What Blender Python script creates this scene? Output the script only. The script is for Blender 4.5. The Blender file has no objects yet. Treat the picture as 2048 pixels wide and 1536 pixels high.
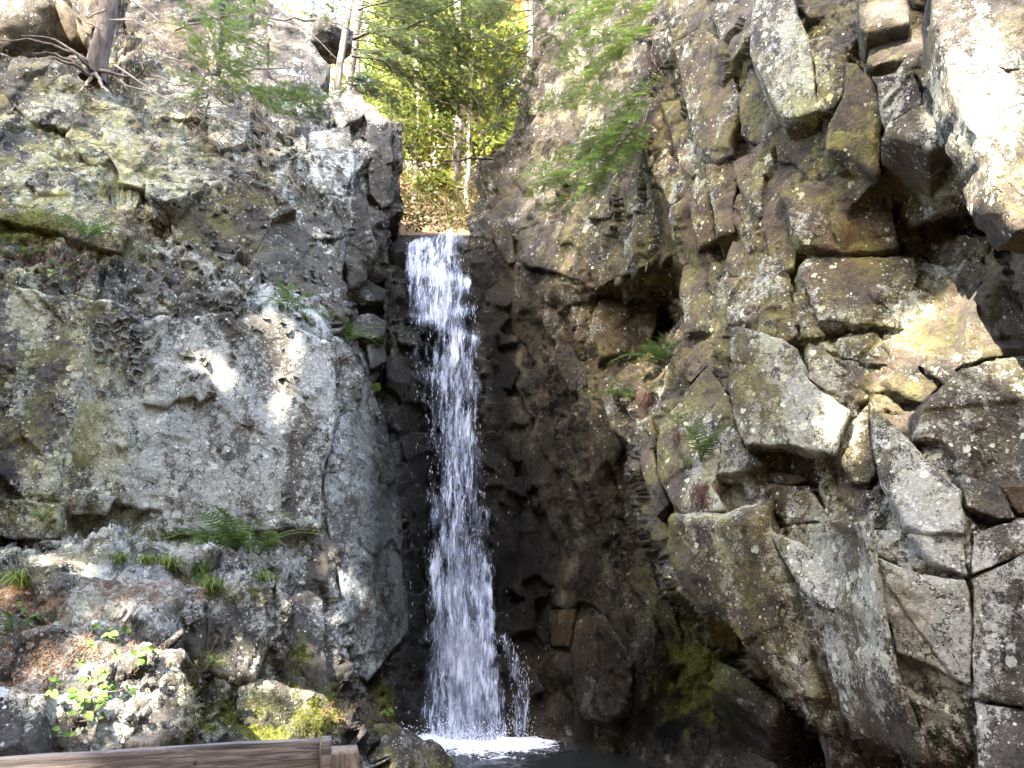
import bpy, math, random
import numpy as np
from mathutils import Vector, Matrix, geometry as mgeo
R_ = math.radians
rng = np.random.default_rng(7)
random.seed(11)
SC = bpy.context.scene
COL = SC.collection

# ---------------------------------------------------------------- camera, sky, sun, exposure
FPX = 1518.0            # focal length in pixels of a 2048 px wide picture
PITCH = R_(12.0)
CAMZ = 2.35             # metres above the pool
cam_d = bpy.data.cameras.new('camera'); cam = bpy.data.objects.new('camera', cam_d); COL.objects.link(cam)
cam_d.sensor_width = 36.0; cam_d.lens = 36.0 * FPX / 2048.0; cam_d.clip_start = 0.05; cam_d.clip_end = 400
cam.location = (0, 0, CAMZ); cam.rotation_euler = (math.pi / 2 + PITCH, 0, 0)
SC.camera = cam

SUN_DIR = Vector((-0.42, -0.72, 0.80)).normalized()      # towards the sun
sun_el = math.asin(SUN_DIR.z); sun_rot = math.atan2(SUN_DIR.x, SUN_DIR.y)
W = bpy.data.worlds.new('World'); SC.world = W; W.use_nodes = True
wn = W.node_tree; wn.nodes.clear()
wo = wn.nodes.new('ShaderNodeOutputWorld'); wb = wn.nodes.new('ShaderNodeBackground'); ws = wn.nodes.new('ShaderNodeTexSky')
ws.sky_type = 'NISHITA'; ws.sun_disc = False; ws.sun_elevation = sun_el; ws.sun_rotation = sun_rot
ws.air_density = 1.0; ws.dust_density = 4.0; ws.ozone_density = 1.0
wb.inputs['Strength'].default_value = 0.15
wn.links.new(ws.outputs[0], wb.inputs[0]); wn.links.new(wb.outputs[0], wo.inputs[0])
sd = bpy.data.lights.new('sun', 'SUN'); sd.energy = 2.0; sd.angle = R_(0.55); sd.color = (1.0, 0.93, 0.82)
so = bpy.data.objects.new('sun', sd); COL.objects.link(so)
so.rotation_euler = (-SUN_DIR).to_track_quat('-Z', 'Y').to_euler(); so.location = (-8, -14, 22)
SC.view_settings.view_transform = 'Standard'; SC.view_settings.look = 'None'
SC.view_settings.gamma = 1.0; SC.view_settings.use_curve_mapping = False
SC.view_settings.exposure = 4.68
SC.render.engine = 'CYCLES'
SC.cycles.use_denoising = True
SC.cycles.max_bounces = 6; SC.cycles.diffuse_bounces = 3; SC.cycles.glossy_bounces = 2
SC.cycles.transmission_bounces = 4; SC.cycles.transparent_max_bounces = 12
SC.cycles.sample_clamp_indirect = 6.0

# ---------------------------------------------------------------- helpers: pixels of the survey -> metres
cp, sp = math.cos(PITCH), math.sin(PITCH)
def ray(px, py):
    a = (np.asarray(px, float) - 1024.0) / FPX; b = (768.0 - np.asarray(py, float)) / FPX
    return a, cp - b * sp, sp + b * cp
def at(px, py, Y):
    dx, dy, dz = ray(px, py); t = np.asarray(Y, float) / dy
    return np.stack(np.broadcast_arrays(dx * t, dy * t, dz * t + CAMZ), -1)
def P3(px, py, Y):
    return Vector(at(px, py, Y).tolist())
def proj(p):
    x = p[..., 0]; y = p[..., 1]; z = p[..., 2] - CAMZ
    d = np.maximum(y * cp + z * sp, 0.05); u = z * cp - y * sp
    return 1024 + FPX * x / d, 768 - FPX * u / d

# ---------------------------------------------------------------- noise
def _h(ix, iy, iz, s):
    n = (ix.astype(np.int64) * 374761393 + iy.astype(np.int64) * 668265263 + iz.astype(np.int64) * 2147483647 + s * 974711) & 0xFFFFFFFF
    n = ((n ^ (n >> 13)) * 1274126177) & 0xFFFFFFFF
    n = ((n ^ (n >> 16)) * 2246822519) & 0xFFFFFFFF
    return ((n ^ (n >> 15)) & 0xFFFFFF) / float(0x1000000)
def vnoise(p, s=0):
    i = np.floor(p).astype(np.int64); f = p - i; f = f * f * f * (f * (f * 6 - 15) + 10)
    x, y, z = i[..., 0], i[..., 1], i[..., 2]; fx, fy, fz = f[..., 0], f[..., 1], f[..., 2]
    def L(a, b, t): return a + (b - a) * t
    c = [_h(x + a, y + b, z + d, s) for d in (0, 1) for b in (0, 1) for a in (0, 1)]
    return L(L(L(c[0], c[1], fx), L(c[2], c[3], fx), fy), L(L(c[4], c[5], fx), L(c[6], c[7], fx), fy), fz) * 2 - 1
def fbm(p, sc, oct=4, s=0, g=0.5):
    r = 0; a = 1.0; q = p * sc
    for k in range(oct):
        r = r + a * vnoise(q, s + k * 17); q = q * 2.03 + 3.7; a *= g
    return r
def blocks(p, M, s=0, jit=0.9):
    """random convex blocks: offset, tilt and gap of the block every point falls in"""
    q = p @ np.asarray(M).T
    i0 = np.floor(q).astype(np.int64)
    best = np.full(len(q), 1e9); sec = np.full(len(q), 1e9)
    bo = np.zeros(len(q)); bd = np.zeros((len(q), 3)); bt = np.zeros((len(q), 3))
    for a in (-1, 0, 1):
        for b in (-1, 0, 1):
            for c in (-1, 0, 1):
                x, y, z = i0[:, 0] + a, i0[:, 1] + b, i0[:, 2] + c
                fp = np.stack([x + .5 + jit * (_h(x, y, z, s + 1) - .5), y + .5 + jit * (_h(x, y, z, s + 2) - .5), z + .5 + jit * (_h(x, y, z, s + 3) - .5)], -1)
                d = q - fp; dd = (d * d).sum(-1)
                m = dd < best
                sec = np.where(m, best, np.minimum(sec, dd))
                best = np.where(m, dd, best)
                bo = np.where(m, _h(x, y, z, s + 4), bo); bd = np.where(m[:, None], d, bd)
                t = np.stack([_h(x, y, z, s + 5), _h(x, y, z, s + 6), _h(x, y, z, s + 7)], -1) * 2 - 1
                bt = np.where(m[:, None], t, bt)
    return bo * 2 - 1, (bd * bt).sum(-1), np.sqrt(sec) - np.sqrt(best)
def rotm(ay, az=0, ax=0): return np.array(Matrix.Rotation(ay, 3, 'Y') @ Matrix.Rotation(az, 3, 'Z') @ Matrix.Rotation(ax, 3, 'X'))
def S(v): return np.diag([1 / v[0], 1 / v[1], 1 / v[2]])

# ---------------------------------------------------------------- mesh builders
def mesh(name, V, F, mat=None, smooth=False, attrs=None, uv=None):
    """V (n,3); F list/array of faces (all same length) or list of arrays"""
    V = np.asarray(V, np.float32); me = bpy.data.meshes.new(name)
    groups = F if isinstance(F, list) and len(F) and isinstance(F[0], np.ndarray) and F[0].ndim == 2 else [np.asarray(F, np.int32)]
    groups = [np.asarray(g, np.int32) for g in groups if len(g)]
    idx = np.concatenate([g.ravel() for g in groups]); tot = np.concatenate([np.full(len(g), g.shape[1], np.int32) for g in groups])
    st = np.concatenate([[0], np.cumsum(tot)[:-1]]).astype(np.int32)
    me.vertices.add(len(V)); me.vertices.foreach_set('co', V.ravel())
    me.loops.add(len(idx)); me.loops.foreach_set('vertex_index', idx)
    me.polygons.add(len(tot)); me.polygons.foreach_set('loop_start', st); me.polygons.foreach_set('loop_total', tot)
    if smooth: me.polygons.foreach_set('use_smooth', np.ones(len(tot), bool))
    for k, a in (attrs or {}).items():
        a = np.asarray(a, np.float32)
        if a.ndim == 1:
            at_ = me.attributes.new(k, 'FLOAT', 'POINT'); at_.data.foreach_set('value', a)
        else:
            at_ = me.attributes.new(k, 'FLOAT_COLOR', 'POINT'); c = np.ones((len(a), 4), np.float32); c[:, :a.shape[1]] = a
            at_.data.foreach_set('color', c.ravel())
    if uv is not None:
        l = me.uv_layers.new(name='UVMap'); l.data.foreach_set('uv', np.asarray(uv, np.float32)[idx].ravel())
    me.update(calc_edges=True); me.validate()
    if mat: me.materials.append(mat)
    return me
def obj(name, me, parent=None, loc=None, **props):
    o = bpy.data.objects.new(name, me); COL.objects.link(o)
    if parent is not None: o.parent = parent
    if loc is not None: o.location = loc
    for k, v in props.items(): o[k] = v
    return o
def empty(name, loc, label, cat, group=None):
    o = bpy.data.objects.new(name, None); COL.objects.link(o); o.location = loc; o.empty_display_size = 0.1
    o['label'] = label; o['category'] = cat
    if group: o['group'] = group
    return o
def grid_faces(nr, nc):
    i = np.arange(nr * nc).reshape(nr, nc)
    return np.stack([i[:-1, :-1], i[:-1, 1:], i[1:, 1:], i[1:, :-1]], -1).reshape(-1, 4)
def tube(pts, rad, n=7):
    """tapered tube along a polyline -> V, F"""
    pts = np.asarray(pts, float); m = len(pts); rad = np.broadcast_to(np.asarray(rad, float), (m,))
    t = np.gradient(pts, axis=0); t /= np.linalg.norm(t, axis=1)[:, None] + 1e-9
    up = np.where(np.abs(t[:, 2:3]) > .9, np.array([[1., 0, 0]]), np.array([[0, 0, 1.]]))
    a = np.cross(t, up); a /= np.linalg.norm(a, axis=1)[:, None] + 1e-9; b = np.cross(t, a)
    th = np.arange(n) / n * 2 * np.pi
    V = pts[:, None] + rad[:, None, None] * (np.cos(th)[None, :, None] * a[:, None] + np.sin(th)[None, :, None] * b[:, None])
    i = np.arange(m * n).reshape(m, n); j = np.roll(i, -1, 1)
    F = np.stack([i[:-1], j[:-1], j[1:], i[1:]], -1).reshape(-1, 4)
    return V.reshape(-1, 3), F
def merge(parts):
    Vs, Fs, o = [], [], 0
    for V, F in parts:
        Vs.append(V); Fs.append(np.asarray(F) + o); o += len(V)
    return np.concatenate(Vs), np.concatenate(Fs)
def wobble(p0, p1, n, amp, sag=0, r=None):
    r = r or random
    p0 = np.array(p0, float); p1 = np.array(p1, float); t = np.linspace(0, 1, n)[:, None]
    q = p0 + (p1 - p0) * t; off = np.zeros(3)
    for k in range(1, n):
        off = off * .7 + np.array([r.gauss(0, amp), r.gauss(0, amp), r.gauss(0, amp)])
        q[k] += off
    q[:, 2] += -sag * 4 * (t[:, 0] * (1 - t[:, 0]))
    return q

# ---------------------------------------------------------------- materials
class NT:
    def __init__(s, name):
        s.m = bpy.data.materials.new(name); s.m.use_nodes = True; s.t = s.m.node_tree; s.t.nodes.clear()
        s.out = s.n('ShaderNodeOutputMaterial')
    def n(s, t, **k):
        x = s.t.nodes.new(t)
        for a, b in k.items(): setattr(x, a, b)
        return x
    def put(s, sock, v):
        if isinstance(v, bpy.types.NodeSocket): s.t.links.new(v, sock)
        elif v is not None: sock.default_value = v
    def math(s, op, a, b=None, c=None, clamp=False):
        x = s.n('ShaderNodeMath', operation=op, use_clamp=clamp)
        for i, v in enumerate((a, b, c)): s.put(x.inputs[i], v) if v is not None else None
        return x.outputs[0]
    def vmath(s, op, a, b=None):
        x = s.n('ShaderNodeVectorMath', operation=op)
        s.put(x.inputs[0], a)
        if b is not None: s.put(x.inputs[3] if op == 'SCALE' else x.inputs[1], b)
        return x.outputs[0]
    def noise(s, vec, sc, det=4, rough=.5, dist=0, color=False):
        x = s.n('ShaderNodeTexNoise'); s.put(x.inputs['Vector'], vec)
        x.inputs['Scale'].default_value = sc; x.inputs['Detail'].default_value = det; x.inputs['Roughness'].default_value = rough; x.inputs['Distortion'].default_value = dist
        return x.outputs[1 if color else 0]
    def voro(s, vec, sc, feat='F1', rand=1):
        x = s.n('ShaderNodeTexVoronoi', feature=feat); s.put(x.inputs['Vector'], vec); x.inputs['Scale'].default_value = sc; x.inputs['Randomness'].default_value = rand
        return x
    def mapr(s, v, a, b, c=0., d=1., smooth=True):
        x = s.n('ShaderNodeMapRange', interpolation_type='SMOOTHSTEP' if smooth else 'LINEAR')
        for i, q in enumerate((v, a, b, c, d)): s.put(x.inputs[i], q)
        return x.outputs[0]
    def mix(s, f, a, b, mode='MIX'):
        x = s.n('ShaderNodeMix', data_type='RGBA', blend_type=mode, clamp_factor=True)
        s.put(x.inputs[0], f)
        for i, v in ((6, a), (7, b)):
            s.put(x.inputs[i], v if isinstance(v, bpy.types.NodeSocket) else (tuple(v) + (1,) if len(v) == 3 else v))
        return x.outputs[2]
    def ramp(s, f, stops):
        x = s.n('ShaderNodeValToRGB'); s.put(x.inputs[0], f); e = x.color_ramp.elements
        while len(e) < len(stops): e.new(0.5)
        for k, (p, c) in enumerate(stops): e[k].position = p; e[k].color = tuple(c) + (1,)
        return x.outputs[0]
    def scale(s, vec, v):
        x = s.n('ShaderNodeMapping'); s.put(x.inputs[0], vec); x.inputs['Scale'].default_value = v; return x.outputs[0]
    def obj(s): return s.n('ShaderNodeTexCoord').outputs['Object']
    def attr(s, name):
        x = s.n('ShaderNodeAttribute', attribute_name=name); return x
    def bump(s, h, strength=.5, dist=.02, normal=None):
        x = s.n('ShaderNodeBump'); s.put(x.inputs['Height'], h); x.inputs['Strength'].default_value = strength; x.inputs['Distance'].default_value = dist
        if normal: s.put(x.inputs['Normal'], normal)
        return x.outputs[0]
    def bsdf(s, color, rough=.8, spec=.3, normal=None, **k):
        x = s.n('ShaderNodeBsdfPrincipled'); s.put(x.inputs['Base Color'], tuple(color) + (1,) if isinstance(color, tuple) and len(color) == 3 else color)
        s.put(x.inputs['Roughness'], rough); s.put(x.inputs['Specular IOR Level'], spec)
        if normal: s.put(x.inputs['Normal'], normal)
        for a, b in k.items(): s.put(x.inputs[a.replace('_', ' ')], b)
        return x.outputs[0]
    def done(s, sh): s.t.links.new(sh, s.out.inputs[0]); return s.m

def rock_material():
    t = NT('rock'); P = t.obj()
    A = t.n('ShaderNodeSeparateColor'); t.put(A.inputs[0], t.attr('maska').outputs['Color'])
    B = t.n('ShaderNodeSeparateColor'); t.put(B.inputs[0], t.attr('maskb').outputs['Color'])
    lich, yel, wet_shade = A.outputs[0], A.outputs[1], A.outputs[2]; blue, rust, moss = B.outputs[0], B.outputs[1], B.outputs[2]
    wc = t.vmath('SUBTRACT', t.noise(P, 9, 3, .65, color=True), (.5, .5, .5))
    PW = t.vmath('ADD', P, t.vmath('SCALE', wc, .10))
    nm = t.noise(PW, 3.4, 6, .74); nf = t.noise(P, 36, 4, .72)
    l2 = t.noise(t.scale(PW, (2.2, 2.2, .8)), 1.3, 3, .6)      # broad, streaked downwards
    base = t.ramp(nm, [(.28, (.016, .0142, .0125)), (.42, (.042, .037, .033)), (.54, (.080, .071, .063)), (.66, (.135, .122, .110)), (.82, (.24, .225, .205))])
    nv = t.noise(P, 75, 3, .7)
    base = t.mix(.55, base, t.ramp(nv, [(.32, (.28, .28, .28)), (.5, (.9, .9, .9)), (.68, (1.9, 1.85, 1.8))]), 'MULTIPLY')
    base = t.mix(t.math('MULTIPLY', rust, t.mapr(nm, .3, .62)), base, t.mix(nf, (.072, .041, .012), (.21, .122, .04)))
    # crustose lichen sheets, ragged
    l1 = t.noise(PW, 13, 6, .84)
    thr = t.math('SUBTRACT', t.math('SUBTRACT', .76, t.math('MULTIPLY', lich, .42)), t.math('MULTIPLY', t.math('SUBTRACT', l2, .5), .85)); thr = t.math('SUBTRACT', thr, t.math('MULTIPLY', t.math('SUBTRACT', nv, .5), .35))
    ma = t.mapr(t.math('SUBTRACT', l1, thr), -.03, .09)
    base = t.mix(t.math('MULTIPLY', t.math('ADD', blue, t.math('MULTIPLY', lich, .06)), .5), base, t.mix(nf, (.105, .10, .09), (.25, .24, .22)))
    lc = t.ramp(nf, [(.3, (.25, .235, .20)), (.5, (.40, .38, .335)), (.7, (.58, .56, .505))])
    lcb = t.ramp(nf, [(.3, (.25, .29, .295)), (.5, (.40, .46, .47)), (.7, (.58, .63, .64))])
    lcy = t.ramp(nf, [(.3, (.20, .195, .085)), (.5, (.34, .335, .16)), (.7, (.50, .49, .29))])
    lc = t.mix(t.math('MULTIPLY', blue, t.mapr(l2, .3, .6)), lc, lcb)
    lc = t.mix(t.math('MULTIPLY', yel, t.mapr(nm, .35, .6)), lc, lcy)
    col = t.mix(t.math('MULTIPLY', ma, .9), base, lc)
    # yellow dust lichen film
    my = t.math('MULTIPLY', yel, t.mapr(t.math('ADD', t.noise(PW, 3.1, 5, .74), t.math('MULTIPLY', nf, .25)), .57, .74))
    col = t.mix(t.math('MULTIPLY', my, .8), col, t.mix(nf, (.12, .105, .018), (.34, .31, .085)))
    # round thalli, three sizes
    spots = None
    for sc, keep, r0, amt in ((7, .40, .30, .8), (14, .55, .36, .95), (36, .72, .40, .85), (90, .55, .36, .5)):
        v = t.voro(t.vmath('ADD', P, t.vmath('SCALE', wc, .9 / sc)), sc)
        rnd = t.n('ShaderNodeSeparateColor'); t.put(rnd.inputs[0], v.outputs['Color'])
        rad = t.math('MULTIPLY', rnd.outputs[0], r0 * 1.3)
        on = t.mapr(t.math('ADD', rnd.outputs[1], t.math('ADD', t.math('MULTIPLY', lich, .45), t.math('MULTIPLY', t.math('SUBTRACT', l2, .5), 1.4))), 1.18 - keep * .25, 1.22 - keep * .25)
        rag = t.math('MULTIPLY', t.math('SUBTRACT', nf, .5), .28)
        sp_ = t.math('MULTIPLY', t.mapr(t.math('ADD', t.math('SUBTRACT', rad, v.outputs['Distance']), rag), 0.0, .06), on)
        c = t.mix(rnd.outputs[2], (.36, .36, .30), (.76, .76, .72))
        c = t.mix(t.math('MULTIPLY', yel, rnd.outputs[0]), c, (.55, .52, .20))
        col = t.mix(t.math('MULTIPLY', sp_, amt), col, c)
        spots = sp_ if spots is None else t.math('MAXIMUM', spots, sp_)
    # damp rock near the fall, plus painted-in shade of chasm and undercut
    wet_shade_m = t.math('MULTIPLY', wet_shade, t.mapr(t.math('ADD', wet_shade, t.math('MULTIPLY', t.math('SUBTRACT', nm, .5), 1.2)), .25, .55))
    wet_shade_base = t.mix(t.math('MULTIPLY', ma, .12), t.mix(1.0, base, (.055, .058, .072), 'MULTIPLY'), t.mix(1.0, col, (.11, .11, .12), 'MULTIPLY'))
    col = t.mix(wet_shade_m, col, wet_shade_base)
    # moss
    mm = t.mapr(t.math('ADD', t.math('MULTIPLY', moss, .62), t.math('MULTIPLY', t.math('SUBTRACT', nm, .5), 1.1)), .30, .48)
    mossc = t.ramp(nf, [(.25, (.03, .04, .008)), (.5, (.11, .12, .02)), (.75, (.26, .24, .05))])
    col = t.mix(mm, col, t.mix(t.math('MULTIPLY', wet_shade_m, .6), mossc, t.mix(1.0, mossc, (.35, .42, .35), 'MULTIPLY')))
    hb = t.noise(P, 11, 7, .78)
    cr = t.voro(t.vmath('ADD', t.scale(P, (1, 1, .5)), t.vmath('SCALE', wc, .22)), 2.6, 'DISTANCE_TO_EDGE').outputs['Distance']
    crk = t.math('MULTIPLY', t.math('SUBTRACT', 1.0, t.mapr(cr, .0, .016)), t.mapr(l2, .46, .54))
    col = t.mix(t.math('MULTIPLY', crk, .8), col, (.012, .010, .008))
    h = t.math('SUBTRACT', hb, t.math('MULTIPLY', crk, .3))
    nr = t.bump(h, 1.0, .07)
    rough = t.math('SUBTRACT', .88, t.math('MULTIPLY', wet_shade_m, .62))
    return t.done(t.bsdf(col, rough, t.math('SUBTRACT', .2, t.math('MULTIPLY', wet_shade_m, .06)), nr))
ROCK = rock_material()
# ================================================================ CLIFFS
def rbf(ctrl):
    C = np.array(ctrl, float); xy = C[:, :2] / 1000.0; n = len(C)
    d = np.linalg.norm(xy[:, None] - xy[None], axis=-1)
    M = np.zeros((n + 3, n + 3)); M[:n, :n] = d + np.eye(n) * 0.004; M[:n, n] = 1; M[:n, n + 1:] = xy; M[n, :n] = 1; M[n + 1:, :n] = xy.T
    w = np.linalg.solve(M, np.concatenate([C[:, 2], [0, 0, 0]]))
    def f(px, py):
        px = np.asarray(px, float) / 1000.0; py = np.asarray(py, float) / 1000.0; sh = np.broadcast(px, py).shape
        px = np.broadcast_to(px, sh).ravel(); py = np.broadcast_to(py, sh).ravel(); r = np.empty(len(px))
        for k in range(0, len(px), 60000):
            a = px[k:k + 60000]; b = py[k:k + 60000]
            r[k:k + 60000] = np.hypot(a[:, None] - xy[:, 0], b[:, None] - xy[:, 1]) @ w[:n] + w[n] + w[n + 1] * a + w[n + 2] * b
        return r.reshape(sh)
    return f
CL = [(-400,100,8.3),(0,115,9.2),(120,120,9.4),(230,130,9.6),(250,60,10.6),(250,-200,12.3),(400,-200,12.8),(560,10,12.5),(450,100,11.2),(640,90,12),(690,200,11.3),(795,240,10.9),(800,420,10.5),(720,330,10.1),(600,250,10),(400,250,9.4),(200,250,8.8),(0,250,8.2),(0,400,7.6),(250,400,8),(450,400,8.5),(600,380,9.2),(690,470,9.0),(700,560,9.7),(770,560,10.4),(770,700,10.3),(735,640,10.9),(500,500,8.2),(300,520,7.6),(100,520,7.2),(0,560,7.0),(200,600,7.15),(450,600,7.6),(660,680,8.0),(665,850,7.95),(650,1000,7.8),(450,850,7.4),(200,850,7.1),(0,850,6.8),(0,1080,6.6),(200,1080,6.95),(450,1080,7.2),(640,1100,7.6),(750,800,8.6),(800,950,8.7),(810,1130,8.6),(818,1265,8.5),(720,1200,8.1),(700,1350,7.6),(780,1345,8.3),(770,1420,8.1),(800,1500,7.9),(600,1180,7.2),(600,1350,6.8),(400,1150,6.7),(350,1230,6.0),(100,1110,6.5),(100,1140,5.9),(250,1145,6.1),(500,1190,6.5),(100,1230,5.7),(300,1260,5.6),(300,1320,5.2),(150,1300,5.1),(0,1250,5.3),(0,1400,4.7),(200,1400,4.8),(370,1400,5.2),(420,1400,6.0),(480,1400,6.3),(600,1450,6.3),(200,1550,4.6),(0,1600,4.3),(450,1600,5.2),(680,1480,6.6),(-400,600,6),(-400,1100,5.2),(-400,1600,3.6),(300,1800,4),(700,1800,5.5),(860,1800,7)]
CR = [(940,470,11.3),(935,430,11.7),(965,395,11.8),(945,350,11.9),(1020,280,11.9),(1035,230,12.0),(1045,120,12.3),(1060,0,12.8),(1060,-200,14),(1150,150,11),(1150,-200,12),(1250,100,9.8),(1250,-200,10.5),(1330,100,8.5),(1350,-200,9),(1150,350,10.2),(1050,450,10.8),(1250,350,8.8),(1330,300,7.8),(1000,600,11.3),(1050,800,11.0),(1000,1000,11.1),(1060,1200,10.7),(1080,1450,10.3),(1150,600,9.8),(1150,800,10),(1150,1000,10),(1180,1200,9.8),(1180,1400,9.6),(1250,550,8.8),(1230,750,9.2),(1335,640,10.0),(1335,600,9.2),(1300,750,8.0),(1260,900,8.3),(1350,500,7.6),(1400,400,6.9),(1400,200,7.2),(1450,100,6.8),(1450,-200,7.4),(1430,600,6.7),(1390,640,7.0),(1450,800,6.0),(1350,800,6.8),(1300,950,6.8),(1320,1100,6.4),(1255,960,9.0),(1280,1100,9.1),(1400,1050,5.9),(1500,1250,5.5),(1520,1350,5.6),(1380,1255,8.7),(1420,1225,5.8),(1470,1380,8.2),(1300,1250,9.1),(1300,1450,9.3),(1450,1450,8.4),(1600,1420,5.5),(1600,1480,7.0),(1250,1540,9.4),(1450,1600,8),(1700,1480,5.2),(1850,1500,4.5),(2048,1500,4.1),(1550,100,6.0),(1570,300,6.0),(1550,500,5.9),(1500,700,5.5),(1600,800,5.2),(1560,930,5.5),(1650,1000,5.1),(1700,1200,4.8),(1650,600,5.5),(1700,400,5.4),(1750,200,5.2),(1850,100,4.8),(1900,250,4.6),(1980,100,4.1),(2048,100,3.8),(2048,350,3.9),(1950,400,4.6),(1900,470,5.5),(2000,470,5.2),(1800,460,5.7),(1830,530,5.3),(2000,560,4.9),(1800,600,5.1),(1850,750,4.7),(2048,650,4.5),(1950,850,4.3),(2048,1000,4.1),(1900,1100,4.2),(2048,1250,4.0),(1550,-200,6.6),(1800,-200,5.4),(2100,-200,4.2),(2500,100,3.2),(2500,700,3.3),(2500,1200,3.2),(2500,1800,3),(2048,1800,3.6),(1700,1800,4.8),(1300,1800,8.6),(1000,1800,9.4)]
CB = [(700,440,11.6),(870,462,11.45),(1100,440,11.6),(700,500,11.0),(870,490,11.2),(1100,500,11.4),(870,545,11.0),(760,600,10.8),(870,650,10.8),(960,600,11.1),(1000,700,11.1),(760,800,10.7),(870,800,10.75),(960,800,10.9),(1060,800,11.2),(760,1000,10.6),(900,1000,10.6),(1000,1000,10.7),(760,1250,10.4),(920,1250,10.4),(1000,1260,10.3),(1040,1320,10.25),(760,1480,10.4),(920,1480,10.3),(1060,1470,10.25),(760,1800,10),(1100,1800,10)]
def facets(ctrl):
    """planar facets between the surveyed points (1/depth is linear on a plane)"""
    C = np.array(ctrl, float); fall = rbf(ctrl)
    tr = mgeo.delaunay_2d_cdt([Vector(c[:2]) for c in C], [], [], 0, 1e-6); V2 = np.array([tuple(v) for v in tr[0]]); inv = 1 / np.array([C[o[0], 2] for o in tr[3]])
    T = [t for t in tr[2] if len(t) == 3]
    def f(px, py):
        px = np.asarray(px, float); py = np.asarray(py, float); sh = np.broadcast(px, py).shape
        x = np.broadcast_to(px, sh).ravel().copy(); y = np.broadcast_to(py, sh).ravel().copy()
        q = np.stack([x, y, 0 * x], -1); wx = 9 * fbm(q, .018, 2, 301) ; wy = 9 * fbm(q, .018, 2, 302); x += wx; y += wy
        r = np.full(len(x), np.nan)
        for t in T:
            a, b, c = V2[t[0]], V2[t[1]], V2[t[2]]; lo = np.minimum(np.minimum(a, b), c) - 1; hi = np.maximum(np.maximum(a, b), c) + 1
            m = np.nonzero((x >= lo[0]) & (x <= hi[0]) & (y >= lo[1]) & (y <= hi[1]))[0]
            if not len(m): continue
            d = (b[0] - a[0]) * (c[1] - a[1]) - (c[0] - a[0]) * (b[1] - a[1])
            if abs(d) < 1e-6: continue
            u = ((x[m] - a[0]) * (c[1] - a[1]) - (c[0] - a[0]) * (y[m] - a[1])) / d; v = ((b[0] - a[0]) * (y[m] - a[1]) - (x[m] - a[0]) * (b[1] - a[1])) / d
            ok = (u >= -1e-4) & (v >= -1e-4) & (u + v <= 1.0001); k = m[ok]; u = u[ok]; v = v[ok]
            r[k] = 1 / (inv[t[0]] * (1 - u - v) + inv[t[1]] * u + inv[t[2]] * v)
        bad = np.isnan(r)
        if bad.any(): r[bad] = fall(x[bad], y[bad])
        return r.reshape(sh)
    return f
CL += [(-520,-260,9),(-1150,-260,6.5),(-1150,100,6),(-1150,800,4.6),(-1150,1900,2.6),(870,-260,13),(-520,1900,3.4),(1040,1900,7)]
CR = [c for c in CR if c[:2] not in [(1260,900),(1300,950),(1255,960),(1280,1100),(1320,1100),(1380,1255),(1420,1225),(1470,1380),(1520,1350),(1600,1420),(1600,1480),(1500,1250),(1450,1450)]]
for x, y, a, b in [(1262,850,7.4,9.0),(1266,950,7.0,9.3),(1286,1080,6.5,9.3),(1330,1165,6.2,9.1),(1400,1245,5.9,9.0),(1490,1345,5.65,8.7),(1560,1405,5.5,8.2),(1640,1455,5.3,7.6),(1720,1505,5.1,7.0),(1830,1570,4.7,6.2)]:
    CR += [(x + 12, y - 6, a), (x - 8, y + 8, b)]
CR += [(880,-320,15),(2560,-320,3.6),(2560,1950,3),(3400,-320,2.5),(3400,300,2.4),(3400,900,2.5),(3400,1950,2.2),(880,1950,9.4),(1400,1150,5.85),(1500,1250,5.5)]
fL, fR, fB = facets(CL), facets(CR), rbf(CB)

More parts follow.
